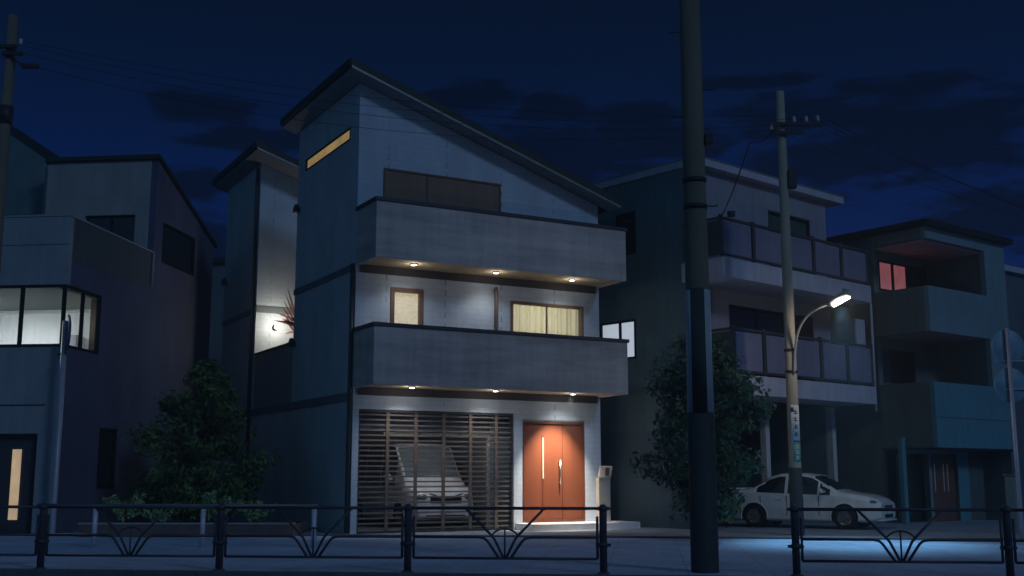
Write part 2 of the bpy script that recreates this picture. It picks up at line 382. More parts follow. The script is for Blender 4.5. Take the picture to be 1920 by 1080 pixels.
# curtain that lets the room light through
m = bpy.data.materials.new('cream_curtain'); m.use_nodes = True; nt = m.node_tree
nt.nodes.remove(nt.nodes['Principled BSDF'])
d_ = N(nt, 'ShaderNodeBsdfDiffuse'); d_.inputs[0].default_value = (.6, .55, .42, 1); t_ = N(nt, 'ShaderNodeBsdfTranslucent'); t_.inputs[0].default_value = (.78, .72, .55, 1)
x_ = N(nt, 'ShaderNodeMixShader'); x_.inputs[0].default_value = .7
nt.links.new(d_.outputs[0], x_.inputs[1]); nt.links.new(t_.outputs[0], x_.inputs[2]); nt.links.new(x_.outputs[0], nt.nodes['Material Output'].inputs[0])
M['curtain'] = m

def lamp(name, kind, loc, energy, col, size=.1, parent=None, rot=None, spot=None, blend=.6, sx=None):
    d = bpy.data.lights.new(name, kind); d.energy = energy; d.color = col
    if kind in ('POINT', 'SPOT'): d.shadow_soft_size = size
    if kind == 'AREA': d.size = size
    if spot: d.spot_size = rad(spot); d.spot_blend = blend
    o = bpy.data.objects.new(name, d); COL.objects.link(o); o.location = loc
    if rot: o.rotation_euler = rot
    if parent: o.parent = parent
    return o

# ------------------------------------------------------------------ the ground
ST = rad(-6.7)                                   # the street's own direction
s_org = Vector((1.32, 16.45, 0))
def st(o): o.location = s_org; o.rotation_euler = (0, 0, ST); return o
tag(B(-1200, 1200, -1200, 1200, -.6, -.16).build('ground', M['ground']), kind='structure')
tag(st(B(-160, 160, -40, -.16, -.3, -.12).build('road', M['asphalt'])), kind='structure')
k = MB()
xx = -60.0
while xx < 60:
    k.box(xx + .004, xx + .996, -.16, 0, -.3, 0.0); xx += 1.0
tag(st(k.build('kerb', M['kerb'], bevel=.012)), kind='structure')
tag(st(B(-160, 160, 0.0, 9.45, -.3, -.006).build('pavement', M['pave'])), kind='structure')
k = MB(); xx = -60.3
while xx < 60:
    k.box(xx + .006, xx + 1.194, 9.45, 9.62, -.3, .035); xx += 1.2
tag(st(k.build('lot_kerb', M['kerb'], bevel=.012)), kind='structure')
tag(st(B(-160, 160, 9.62, 120, -.3, .012).build('lot', M['lot'])), kind='structure')

# ------------------------------------------------------------------ main house
HA = rad(29.1)
C0 = Vector((-3.818, 27.033, 0))
hu = Vector((math.cos(HA), math.sin(HA), 0)); hv = Vector((-math.sin(HA), math.cos(HA), 0))
def HW(u, v, z): return C0 + hu*u + hv*v + Vector((0, 0, z))
H = thing('three_storey_house', C0, HA, 'white tiled three storey house with two grey balconies and a slanting shed roof', 'house')
W, VM, VC, VB = 7.1, 4.7, 8.45, 12.35           # width, main block depth, court end, rear end
SL = .331
def zr(u): return 11.37 - SL*u                    # roof top plane
winA = (.92, 1.82, 3.52, 6.0); winB = (4.32, 6.58, 4.25, 5.91)
gar = (.16, 4.42, -.02, 2.96); dor = (4.69, 6.57, .2, 2.77)
fw = MB().panel('u', 0, 0, W, 0, 8.72, .18, [winA, winB, gar, dor])
fw.prism([(0, 0, 8.72), (W, 0, 8.72), (W, 0, zr(W)-.24), (0, 0, zr(0)-.24)], (0, .18, 0))
fw.build('front_wall', M['tile'], H)
sw = MB().panel('v', 0, .18, VB, 0, 3.16, .18)
sw.panel('v', 0, .18, VM, 3.16, 11.13, .18, [(.62, 4.02, 9.83, 10.12)])
sw.panel('v', 0, VC + .18, VB, 3.16, 11.13, .18)
sw.build('side_wall', M['siding'], H)
cw = MB().panel('u', VC, 0, 3.0, 3.35, 10.1, .18)
cw.prism([(0, VC, 10.1), (3.0, VC, 10.1), (3.0, VC, zr(3)-.24), (0, VC, zr(0)-.24)], (0, .18, 0))
cw.build('court_wall', M['tile'], H)
ow = MB().panel('u', VM - .18, .18, 3.0, 3.35, 10.1, .18)                      # back of the front block, facing the court
ow.panel('v', 3.0, VM - .18, VC, 3.35, 10.1, .18)
ow.panel('v', W - .18, .18, VB, 0, 8.75, .18)
ow.panel('u', VB - .18, .18, W - .18, 0, 8.75, .18)
ow.prism([(.18, VB, 8.75), (W - .18, VB, 8.75), (W - .18, VB, zr(W)-.24), (.18, VB, zr(.18)-.24)], (0, -.18, 0))
ow.build('rear_wall', M['siding'], H)
fl = MB(); fl.box(.18, W - .18, .18, VM - .2, 3.1, 3.3); fl.box(.18, W-.18, VM - .2, VB - .2, 3.1, 3.34); fl.box(.18, W - .18, .2, VM - .2, 6.25, 6.4)
fl.build('floor_slab', M['concrete_floor'], H)
# roof in one sloping plane with a notch over the court
rf = MB()
def slope(u0, u1, v0, v1, t0, t1):
    rf.prism([(u0, v0, zr(u0)-t0), (u1, v0, zr(u1)-t0), (u1, v0, zr(u1)-t1), (u0, v0, zr(u0)-t1)], (0, v1-v0, 0))
slope(-.42, W+.38, -.5, 5.05, .2, .0); slope(-.42, W+.38, 7.5, 12.8, .2, 0); slope(3.05, W+.38, 5.05, 7.5, .2, 0)
ro = rf.build('roof', M['roof_metal'], H)
rb = MB()
for i in range(17):
    v = -.35 + i*.33
    if v > 4.95: break
    rb.prism([(-.4, v, zr(-.4)+.0), (W+.36, v, zr(W+.36)), (W+.36, v, zr(W+.36)+.035), (-.4, v, zr(-.4)+.035)], (0, .03, 0))
rb.build('standing_seam', M['roof_metal'], ro)
for v0 in (-.53, 7.47):
    fs = MB(); u1 = W + .4 if v0 < 0 else 3.05
    fs.prism([(-.44, v0, zr(-.44)-.21), (u1, v0, zr(u1)-.21), (u1, v0, zr(u1)+.03), (-.44, v0, zr(-.44)+.03)], (0, .03, 0))
    fs.box(-.47, -.42, v0 + .03, 5.08 if v0 < 0 else 12.82, zr(-.44)-.16, zr(-.44)+.035)
    fs.build('fascia', M['fascia'], ro)
for v0, u1 in ((-.56, W + .4), (7.44, 3.0)):
    gt = MB(); gt.prism([(-.44, v0, zr(-.44)-.235), (u1, v0, zr(u1)-.235), (u1, v0, zr(u1)-.175), (-.44, v0, zr(-.44)-.175)], (0, .03, 0)); gt.build('drip_edge', M['gutter'], ro)
st_ = MB().prism([(-.42, -.5, zr(-.42)-.23), (W+.38, -.5, zr(W+.38)-.23), (W+.38, -.5, zr(W+.38)-.205), (-.42, -.5, zr(-.42)-.205)], (0, .5, 0)).build('eave_soffit', M['eave'], ro)
st_ = MB(); st_.prism([(-.42, 7.5, zr(-.42)-.23), (3.0, 7.5, zr(3.0)-.23), (3.0, 7.5, zr(3.0)-.205), (-.42, 7.5, zr(-.42)-.205)], (0, .95, 0))
st_.build('eave_soffit', M['eave'], ro)
for v0, v1 in ((.002, 5.04), (VC + .002, 12.79)):
    MB().prism([(-.415, v0, zr(-.415)-.222), (-.003, v0, zr(-.003)-.222), (-.003, v0, zr(-.003)-.203), (-.415, v0, zr(-.415)-.203)], (0, v1-v0, 0)).build('eave_soffit', M['eave'], ro)
# bands on the side
bd = MB()
bd.box(-.035, 0, .0, VB, 3.17, 3.37); bd.build('floor_band', M['band'], H)
for v0, v1 in ((0, VM), (VC, VB)): B(-.035, 0, v0, v1, 6.36, 6.52).build('floor_band', M['band'], H)
B(0, 3.0, VC - .03, VC, 6.36, 6.56).build('floor_band', M['band'], H)
# slot window
sl = B(.03, .05, .62, 4.02, 9.83, 10.12).build('slot_window', M['e_slot'], H)
MB().frame('v', 0, .60, 4.04, 9.81, 10.14, .03, -.02, .06).build('frame', M['black_frame'], sl)
# vents
for (v, z) in ((4.52, 8.85), (4.56, 5.05)):
    vb = MB(); vb.ball((-.09, v, z), .1, (.8, 1, 1), 14); vb.box(-.16, 0, v-.09, v+.09, z-.14, z-.01); vb.build('vent_hood', M['vent'], H, smooth=False)
vb = MB(); vb.ball((-.09, 12.1, 7.9), .1, (.8, 1, 1), 14); vb.box(-.16, 0, 12.0, 12.18, 7.75, 7.88); vb.build('vent_hood', M['vent'], H)
# downpipes
MB().tube([(-.07, .06, .05), (-.07, .06, 6.5)], .055, 12).build('downpipe', M['pipe_dark'], H)
pp = MB().tube([(-.07, 8.62, .4), (-.07, 8.62, 10.95), (-.2, 8.62, 11.15)], .055, 12)
for z in (1.4, 3.0, 5.7, 8.5): pp.lathe([(.055, -.03), (.075, -.03), (.075, .03), (.055, .03)], (-.07, 8.62, z), 12)
pp.build('downpipe', M['pipe_dark'], H)
MB().tube([(3.86, .03, 6.12), (3.86, -.06, 6.18), (3.86, -.075, 6.1), (3.86, -.075, 3.5)], .05, 12).build('downpipe', M['pipe_brown'], H)
# balconies
for z0 in (3.46, 6.46):
    bal = MB()
    bal.panel('u', -1.3, -.02, W+.02, z0, z0+1.36, .14)
    bal.panel('v', -.02, -1.16, -.001, z0, z0+1.36, .14); bal.panel('v', W-.12, -1.16, -.001, z0, z0+1.36, .14)
    bo = bal.build('balcony', M['plaster_grey'], H, bevel=.008)
    cp = MB(); cp.box(-.06, W+.06, -1.34, -1.12, z0+1.36, z0+1.45); cp.box(-.06, .16, -1.12, -.002, z0+1.36, z0+1.45); cp.box(W-.16, W+.06, -1.12, -.002, z0+1.36, z0+1.45)
    cp.build('coping', M['dark_trim'], bo, bevel=.01)
    B(.12, W-.12, -1.16, -.002, z0+.03, z0+.2).build('soffit', M['soffit'], bo)
    B(.12, W-.12, -.05, -.003, z0-.16, z0+.029).build('shadow_gap_strip', M['shadow_gap_strip'], bo)  # dark strip painting in the shadow gap between wall and soffit
    for i, u in enumerate((1.22, 3.5, 5.78)):
        rg = MB().lathe([(.05, z0+.035), (.085, z0+.03), (.085, z0+.005), (.07, z0-.003), (.055, z0+.006)], (u, -.72, 0), 20)
        ro_ = rg.build('downlight', M['steel'], bo, smooth=True)
        MB().lathe([(.0, z0-.016), (.055, z0-.010), (.072, z0+.006)], (u, -.72, 0), 20).build('lens', M['e_down'], ro_, smooth=True)
        low = z0 < 5
        lamp('downlight_glow', 'POINT', (u, -.72, z0-.13), 4.6 if low else 3.6, (1, .93, .82), .03, bo)
        lamp('downlight_beam', 'SPOT', (u, -.72, z0-.05), 58 if low else 30, (1, .95, .90), .12, bo, rot=(rad(14), 0, 0), spot=112, blend=.8)
lamp('door_spot', 'SPOT', (5.6, -.95, 3.40), 1250, (1, .87, .70), .05, H, rot=(rad(22), 0, 0), spot=68, blend=.9)
# windows of the front
A_ = B(winA[0]+.1, winA[1]-.1, .09, .11, winA[2]+.1, winA[3]-.1).build('window', M['e_frost'], H)
MB().frame('u', 0, *winA, .11, -.025, .12).build('frame', M['brown_frame'], A_, bevel=.006)
wf = MB().frame('u', 0, *winB, .075, -.03, .13); wf.box(5.44, 5.48, .04, .08, winB[2]+.075, winB[3]-.075)
Bw = wf.build('window', M['brown_frame'], H, bevel=.006)
B(winB[0]+.075, winB[1]-.075, .055, .06, winB[2]+.075, winB[3]-.075).build('pane', M['clear_glass'], Bw)
cu = MB(); n = 220; rows = []
for i in range(n+1):
    t = i/n; u = winB[0] + .02 + t*(winB[1]-winB[0]-.04)
    d = .24 + .032*math.sin(t*62 + 1.7*math.sin(t*11)) + .012*math.sin(t*137)
    rows.append((cu.bm.verts.new((u, d, winB[2]-.1)), cu.bm.verts.new((u, .24+(d-.24)*.6, winB[3]+.1))))
for i in range(n):
    cu.bm.faces.new((rows[i][0], rows[i+1][0], rows[i+1][1], rows[i][1]))
cu.build('curtain', M['curtain'], Bw, smooth=True)
rm = MB(); rm.panel('v', 4.0, .2, 2.6, 3.5, 6.2, .05); rm.panel('v', 6.84, .2, 2.6, 3.5, 6.2, .05); rm.panel('u', 2.6, 4.0, 6.9, 3.5, 6.2, .05); rm.box(4.0, 6.9, .2, 2.6, 6.15, 6.2)
rm.build('room', M['room_wall'], H)
lamp('room_lamp', 'POINT', (5.45, 1.5, 5.7), 58, (1, .86, .62), .15, H)
w3 = B(.72, 3.97, -.02, .001, 7.5, 8.97).build('window', M['blind'], H)
f3 = MB().frame('u', 0, .68, 4.01, 7.45, 9.01, .045, -.05, .0); f3.box(1.86, 1.90, -.045, -.02, 7.5, 8.96); f3.build('frame', M['brown_frame'], w3)
# garage gate of slats
sg = MB(); z = .1
while z < 2.92:
    sg.box(.18, 4.40, .05, .068, z, z+.040); z += .1235
gs = sg.build('slatted_gate', M['slat'], H, bevel=.003)
for u in (.93, 1.68, 2.44, 3.19, 3.93):
    B(u-.045, u+.045, .025, .049, .06, 2.94).build('upright', M['slat_post'], gs, bevel=.004)
gf = MB(); gf.box(.165, .20, .02, .1, .03, 2.955); gf.box(4.36, 4.415, .0, .1, .03, 2.955); gf.box(.20, 4.36, .02, .1, .03, .07); gf.box(.2, 4.36, .02, .1, 2.9, 2.955)
gf.build('gate_frame', M['dark_trim'], gs)
gi = MB(); gi.panel('v', .185, .2, 6.2, .02, 2.98, .04); gi.panel('v', 4.62, .2, 6.2, .02, 2.98, -.04); gi.panel('u', 6.2, .18, 4.62, .02, 2.98, .05); gi.box(.18, 4.62, .2, 6.2, 2.98, 3.05)
gi.build('garage_lining', M['garage_wall'], H)
B(.18, 4.62, .19, 6.2, .0, .022).build('garage_floor', M['concrete_floor'], H)
B(3.95, 4.58, .42, .47, .022, 2.97).build('garage_panel', M['garage_panel'], H)
gb = MB(); gb.box(.98, 3.94, .40, .48, 2.36, 2.44); gb.box(3.88, 3.94, .40, .48, .022, 2.36); gb.build('overhead_rail', M['post_stone'], H, bevel=.006)
gl_ = MB().lathe([(0, 2.90), (.14, 2.90), (.15, 2.93), (.15, 2.979), (0, 2.979)], (2.5, .78, 0), 24).build('added_garage_fill_disc', M['e_globe'], H, smooth=True)  # added glowing disc, so the van shows through the slats
lamp('added_garage_fill', 'POINT', (2.5, .80, 2.78), 17, (.92, .96, 1), .1, H)  # added fill light for the van, no lamp seen here
B(.24, 4.55, .48, .53, 2.50, 2.96).build('roller_box', M['garage_wall'], H)
# front door
fd = MB().frame('u', 0, *dor, .055, -.02, .12).build('front_door', M['door_frame'], H, bevel=.006)
B(4.745, 5.90, .03, .08, .255, 2.715).build('door_leaf', M['door'], fd, bevel=.004)
B(5.915, 6.515, .035, .085, .255, 2.715).build('side_leaf', M['door'], fd, bevel=.004)
B(5.28, 5.335, .018, .031, .62, 2.42).build('glazed_slit', M['door_frame'], fd)
B(5.288, 5.327, .012, .019, 1.30, 2.36).build('lit_glass', M['e_slit'], fd)
hd = MB().tube([(5.79, -.055, 1.15), (5.79, -.055, 1.78)], .02, 12)
for z in (1.2, 1.73): hd.tube([(5.79, .03, z), (5.79, -.055, z)], .012, 8)
hd.build('handle', M['steel'], fd)
B(4.69, 6.57, -.03, .02, 2.78, 2.82).build('door_head_flashing', M['gutter'], fd)
B(4.48, 7.75, -.85, -.002, -.02, .18).build('door_step', M['step'], H, bevel=.012)
B(4.72, 6.54, .0, .17, .0, .2).build('threshold', M['step'], H)
# house gate post with nameplate
GP = thing('letterbox_post', HW(6.75, -.62, .18), HA, 'beige letterbox post with a slanted brown name plate beside the red front door', 'letterbox')
B(-.18, .18, -.07, .07, 0, 1.14).build('post', M['post_stone'], GP, bevel=.008)
tp = MB()
tp.prism([(-.19, -.085, 1.143), (.19, -.085, 1.143), (.33, .03, 1.43), (-.05, .03, 1.43)], (0, .05, .02)); tp.build('slanted_top', M['post_stone'], GP, bevel=.006)
tp = MB(); tp.prism([(.02, -.070, 1.20), (.13, -.070, 1.20), (.20, .012, 1.40), (.09, .012, 1.40)], (0, -.012, .005)); tp.build('name_plate', M['plate'], GP)

# terrace over the ground-floor court
tw = MB().panel('v', .02, VM + .001, VC - .001, 3.371, 5.02, .14); tw.build('terrace_parapet', M['terrace_wall'], H, bevel=.006)
B(-.02, .19, VM + .003, VC - .003, 5.022, 5.08).build('parapet_coping', M['dark_trim'], H, bevel=.008)
GL = thing('globe_wall_lamp', HW(.62, VC, 5.92), HA, 'round glowing wall lamp on the white brick wall of the side terrace', 'lamp')
MB().lathe([(0, 0), (.09, 0), (.09, .04), (0, .04)], (0, 0, 0), 20).build('back_plate', M['steel'], GL).rotation_euler = (PI/2, 0, 0)
MB().tube([(0, -.04, 0), (0, -.1, 0)], .025, 10).build('arm', M['steel'], GL)
MB().ball((0, -.17, 0), .07, seg=20).build('globe', M['e_globe'], GL, smooth=True)
lamp('globe_glow', 'POINT', (0, -.62, .05), 44, (1, .87, .66), .08, GL)
PL = thing('bronze_terrace_plant', HW(1.02, 7.3, 3.35), HA, 'tall bronze leaved potted plant on the lit side terrace', 'plant')
MB().lathe([(0, 0), (.17, 0), (.24, .5), (.26, .5), (.26, .56), (.22, .56), (.21, .5), (0, .5)], seg=20).build('pot', M['planter'], PL, smooth=True)
MB().tube([(0, 0, .5), (-.03, 0, 1.4), (-.1, .02, 2.55)], [.03, .025, .018], 8).build('stem', M['bark'], PL)
fr = MB()
def blade(fr, base, tip, w, sag):
    base = Vector(base); tip = Vector(tip); d = tip-base; side = d.cross(Vector((0, 1, .2))).normalized()*w
    pr = None
    for i in range(7):
        t = i/6; p = base + d*t + Vector((0, 0, -sag*t*t)); ww = side*math.sin(PI*min(1, .12+t*.88))*1.0 if t < 1 else side*0.02
        q = (fr.bm.verts.new(p-ww), fr.bm.verts.new(p+ww))
        if pr: fr.bm.faces.new((pr[0], pr[1], q[1], q[0]))
        pr = q
for i in range(22):
    a = random.uniform(0, 2*PI); h = 2.2 + random.random()*.5
    ln = random.uniform(.45, .75)
    blade(fr, (-.08, .02, h), (-.08 + ln*math.cos(a), .02 + ln*math.sin(a), h + random.uniform(.1, .6)), .035, .15)
for (dz, dx) in ((1.22, -.36), (1.02, -.42), (.80, -.47), (.60, -.49), (.40, -.47), (.2, -.40)):
    blade(fr, (-.09, .02, 2.2 + dz*.42), (-.09 + dx, -.1, 2.5 + dz), .03, .04)
fr.build('leaves', M['leaf_red'], PL)

# ------------------------------------------------------------------ left neighbour
CL = Vector((-10.889, 27.033, 0)); LA = rad(-6.5)
LB = thing('corner_window_house', CL, LA, 'dark plum sided house with a lit corner window and roof terrace, leftmost building', 'house')
UL = -7.0
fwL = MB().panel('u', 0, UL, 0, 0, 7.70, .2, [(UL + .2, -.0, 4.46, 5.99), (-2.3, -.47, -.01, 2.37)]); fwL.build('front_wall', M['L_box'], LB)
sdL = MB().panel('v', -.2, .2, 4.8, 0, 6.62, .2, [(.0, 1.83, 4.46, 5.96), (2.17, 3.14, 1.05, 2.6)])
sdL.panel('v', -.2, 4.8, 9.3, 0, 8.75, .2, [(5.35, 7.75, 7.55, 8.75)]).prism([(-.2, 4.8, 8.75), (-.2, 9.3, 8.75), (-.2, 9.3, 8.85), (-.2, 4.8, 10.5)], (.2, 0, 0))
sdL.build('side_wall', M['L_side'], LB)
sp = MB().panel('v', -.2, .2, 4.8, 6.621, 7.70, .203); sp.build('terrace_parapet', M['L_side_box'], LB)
cpL = MB(); cpL.box(UL, .02, -.02, .22, 7.701, 7.75); cpL.box(-.22, .02, .22, 4.78, 7.701, 7.75); cpL.build('coping', M['L_box'], LB)
B(UL, -.2, .2, 4.8, 6.5, 6.62).build('terrace_floor', M['concrete_floor'], LB)
mw = MB().panel('u', 4.8, -3.4, -.2, 6.5, 10.5, .2, [(-2.15, -.62, 6.62, 8.87)]); mw.build('upper_wall', M['L_front'], LB)
dd = B(-2.1, -.67, 4.93, 4.96, 6.66, 8.82).build('terrace_door', M['dark_glass'], LB)
df = MB().frame('u', 4.8, -2.15, -.62, 6.62, 8.87, .05, .1, .19); df.box(-1.41, -1.36, 4.91, 4.985, 6.67, 8.82); df.build('frame', M['black_frame'], dd)
lw = MB().panel('u', 5.6, UL, -3.4, 6.5, 10.4, .2)
lw.prism([(UL, 5.6, 10.4), (-3.4, 5.6, 10.4), (-3.4, 5.6, 10.5), (-4.6, 5.6, 11.35), (UL, 5.6, 12.9)], (0, .2, 0)); lw.build('stair_wall', M['R1_side'], LB)
MB().panel('v', -3.6, 5.0, 5.6, 6.5, 10.4, .2).build('return_wall', M['L_front'], LB)
wl = B(-5.6, -4.15, 5.585, 5.61, 8.45, 9.1).build('window', M['dark_glass'], LB); MB().frame('u', 5.6, -5.65, -4.1, 8.4, 9.15, .05, -.03, 0).build('frame', M['black_frame'], wl)
rL = MB().prism([(-3.46, 4.70, 10.52), (-3.46, 9.45, 8.79), (-3.46, 9.45, 8.90), (-3.46, 4.70, 10.64)], (3.54, 0, 0))
rL.prism([(-3.4, 5.57, 10.52), (-4.6, 5.57, 11.36), (UL, 5.57, 12.92), (UL, 5.57, 13.0), (-4.6, 5.57, 11.44), (-3.4, 5.57, 10.60)], (0, 3.5, 0))
rL.build('roof', M['roof_metal'], LB)
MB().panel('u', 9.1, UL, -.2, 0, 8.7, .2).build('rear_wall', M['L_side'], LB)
# corner window: glass, black frame, a real room behind
cwf = MB(); z0, z1 = 4.46, 5.99
for z_ in (z0, z1 - .07):
    cwf.box(UL + .2, .012, -.012, .07, z_, z_ + .07); cwf.box(-.19, .012, .07, 1.72, z_ - (.02 if z_ > 5 else 0), z_ + .07)
for u in (-.075, -1.16, -2.25, -3.34, -4.43, -5.5):
    cwf.box(u - .0, u + .085, -.008, .06, z0 + .07, z1 - .07)
cwf.box(-.06, .008, .875, .965, z0 + .07, z1 - .07); cwf.box(-.215, .012, 1.72, 1.84, z0 - .01, z1 + .0)
cwo = cwf.build('corner_window', M['black_frame'], LB)
gp = MB(); gp.box(UL + .2, -.08, .02, .028, z0 + .07, z1 - .07); gp.box(-.03, -.022, .07, 1.72, z0 + .07, z1 - .07); gp.build('pane', M['clear_glass'], cwo)
rmL = MB(); rmL.panel('u', 4.3, UL + .2, -.2, 3.9, 6.2, .05); rmL.panel('v', UL + .2, .2, 4.3, 3.9, 6.2, .05); rmL.panel('v', -.21, 1.9, 4.3, 3.9, 6.2, -.03); rmL.box(UL + .2, -.21, .21, 4.3, 3.85, 3.9)
rmL.build('room', M['room_wall'], LB)
B(UL + .2, -.21, .21, 4.34, 6.02, 6.1).build('room_ceiling', M['room_ceiling'], LB)
B(UL + .25, -.26, 4.24, 4.297, 5.90, 6.015).build('cornice', M['room_wall'], LB)
B(-2.02, -1.72, 3.9, 4.24, 3.9, 5.25).build('cupboard', M['garage_wall'], LB)
lamp('room_lamp', 'AREA', (-3.2, 2.2, 5.98), 110, (1, .97, .89), 1.0, LB)
# entrance
de = MB(); de.box(-2.3, -.47, .10, .15, .0, 2.37); deo = de.build('entrance_door', M['dark_trim'], LB)
MB().frame('u', 0, -2.3, -.47, -.05, 2.37, .07, -.01, .1).build('frame', M['black_frame'], deo)
B(-1.115, -.895, .07, .098, .34, 2.0).build('lit_strip', M['e_strip'], deo)
B(UL, -.33, -.006, 0, 3.03, 3.07).build('joint', M['dark_trim'], LB)
B(UL, 0, -.004, 0, 6.98, 7.0).build('joint', M['L_side_box'], LB)
wd = B(-.06, -.04, 5.38, 7.72, 7.58, 8.72).build('window', M['dark_glass'], LB); MB().frame('v', 0, 5.35, 7.75, 7.55, 8.75, .06, -.1, .012).build('frame', M['black_frame'], wd)
wd = B(-.06, -.04, 2.2, 3.11, 1.08, 2.57).build('window', M['dark_glass'], LB); MB().frame('v', 0, 2.17, 3.14, 1.05, 2.6, .06, -.1, .012).build('frame', M['black_frame'], wd)
MB().tube([(-.06, 4.72, 6.7), (.04, 4.72, 6.7), (.05, 4.72, 7.7)], .03, 10).build('drainpipe', M['L_box'], LB)

# ------------------------------------------------------------------ right neighbour
s1 = 1.13; C1 = Vector((4.2456, 25.8978, 0)) * s1; R1A = rad(41.2)
R1 = thing('balcony_apartment_house', C1, R1A, 'grey lavender three storey house with two frosted panel balconies above a carport', 'house')
D1 = 6.3
bsd = (2.08, 3.46, 4.56, 5.66); dsd = (2.02, 2.75, 7.5, 8.72)
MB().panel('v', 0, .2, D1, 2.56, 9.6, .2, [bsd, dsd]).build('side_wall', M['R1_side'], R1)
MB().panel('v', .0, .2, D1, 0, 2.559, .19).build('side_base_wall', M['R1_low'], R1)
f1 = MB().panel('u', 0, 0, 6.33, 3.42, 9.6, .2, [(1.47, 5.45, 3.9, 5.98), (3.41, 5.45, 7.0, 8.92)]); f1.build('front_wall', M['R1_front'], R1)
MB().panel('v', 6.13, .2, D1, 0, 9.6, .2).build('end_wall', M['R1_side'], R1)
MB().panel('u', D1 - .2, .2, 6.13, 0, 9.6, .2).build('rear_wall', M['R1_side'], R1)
rs = B(-.05, 6.95, -.28, D1 + .2, 9.6, 9.80).build('roof', M['R1_slab'], R1, bevel=.01)
B(-.06, 6.96, -.29, D1+.21, 9.805, 9.84).build('roof_edge', M['gutter'], rs)
cf = MB(); cf.panel('u', 3.0, .2, 6.13, 0.012, 3.4, .1); cf.box(.2, 6.13, .2, 3.0, 3.38, 3.42); cf.build('carport_wall', M['R1_dark'], R1)
for u in (3.02, 6.27):
    B(u - .09, u + .09, .0, .2, .012, 3.375).build('column', M['R1_col'], R1, bevel=.01)
B(.0, .3, 0, .2, 0.0, 3.41).build('corner_pier', M['R1_low'], R1)
wb = B(.05, .07, *bsd).build('side_window', M['e_white'], R1)
wbf = MB().frame('v', 0, *bsd, .06, -.015, .1); wbf.box(.0, .06, 2.66, 2.73, bsd[2]+.06, bsd[3]-.06); wbf.build('frame', M['black_frame'], wb)
wb = B(.07, .09, *dsd).build('side_window', M['dark_glass'], R1); MB().frame('v', 0, *dsd, .05, -.015, .1).build('frame', M['black_frame'], wb)
wb = B(3.45, 5.41, .08, .1, 7.0, 8.88).build('upper_window', M['green_blind'], R1); MB().frame('u', 0, 3.41, 5.45, 6.98, 8.92, .05, -.02, .12).build('frame', M['dark_trim'], wb)
wb = B(1.5, 5.42, .12, .14, 3.9, 5.95).build('terrace_window', M['dark_glass'], R1)
wm = MB().frame('u', 0, 1.47, 5.45, 3.9, 5.98, .05, .02, .16)
for u in (2.8, 4.1): wm.box(u, u + .05, .08, .15, 3.95, 5.92)
wm.build('frame', M['black_frame'], wb)
for (z0, u0, zt) in ((6.36, -.48, 7.92), (3.40, -.1, 5.10)):
    V0 = -1.36
    bs_ = B(u0, 6.42, V0, -.001, z0, z0 + .5).build('balcony', M['R1_slab'], R1, bevel=.012)
    rl = MB(); rl.box(u0 + .02, 6.40, V0 + .03, V0 + .10, zt - .07, zt); rl.box(u0 + .02, 6.40, V0 + .04, V0 + .09, z0 + .56, z0 + .61)
    rl.box(u0 + .02, u0 + .08, V0 + .1, -.02, zt - .07, zt); rl.box(6.34, 6.40, V0 + .1, -.02, zt - .07, zt)
    rl.build('handrail', M['dark_trim'], bs_)
    n = 5; wd_ = (6.40 - u0 - .02) / n
    for i in range(n + 1):
        u = u0 + .02 + i*wd_
        B(u - (.0 if i == 0 else .05 if i < n else .1), u + (.1 if i == 0 else .05 if i < n else 0), V0 + .045, V0 + .115, z0 + .5, zt + .05).build('baluster_post', M['dark_trim'], bs_)
    for i in range(n):
        B(u0 + .02 + i*wd_ + .1, u0 + .02 + (i+1)*wd_ - .1, V0 + .06, V0 + .075, z0 + .62, zt - .10).build('frosted_panel', M['R1_panel'], bs_)
    B(u0 + .04, u0 + .055, V0 + .12, -.05, z0 + .56, zt - .09).build('end_panel', M['dark_trim'], bs_)
    B(6.37, 6.385, V0 + .12, -.05, z0 + .56, zt - .09).build('end_panel', M['R1_panel'], bs_)
B(5.86, 6.32, -1.16, -1.10, 3.9, 5.86).build('privacy_screen', M['R1_slab'], R1, bevel=.01)
MB().tube([(6.46, -1.30, 3.2), (6.46, -1.30, 6.36)], .035, 10).build('downpipe', M['R1_slab'], R1)
for (u) in (.0,):
    MB().tube([(u - .02, -1.32, 7.97), (u - .02, -1.32, 8.10)], .1, 10).build('planter_knob', M['dark_trim'], R1)

# ------------------------------------------------------------------ far right house
s2 = 1.08; C2 = Vector((11.2425, 29.9237, 0)) * s2; R2A = rad(38.1)
R2 = thing('loggia_house', C2, R2A, 'teal flat roofed house with a red lit window in its upper corner loggia', 'house')
W2, D2, LV, OU = 4.45, 6.5, 1.80, 3.25
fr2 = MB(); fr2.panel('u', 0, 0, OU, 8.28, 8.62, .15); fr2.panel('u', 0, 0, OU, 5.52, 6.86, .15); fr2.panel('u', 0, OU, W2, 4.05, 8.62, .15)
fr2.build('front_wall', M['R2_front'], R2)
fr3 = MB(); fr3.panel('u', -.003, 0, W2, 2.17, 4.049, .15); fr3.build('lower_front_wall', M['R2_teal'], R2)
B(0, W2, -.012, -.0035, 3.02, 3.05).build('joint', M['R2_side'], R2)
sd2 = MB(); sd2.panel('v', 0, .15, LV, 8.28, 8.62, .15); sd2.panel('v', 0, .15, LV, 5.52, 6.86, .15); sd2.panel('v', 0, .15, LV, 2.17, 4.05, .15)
sd2.panel('v', 0, LV, D2, 0, 8.62, .15); sd2.build('side_wall', M['R2_side'], R2)
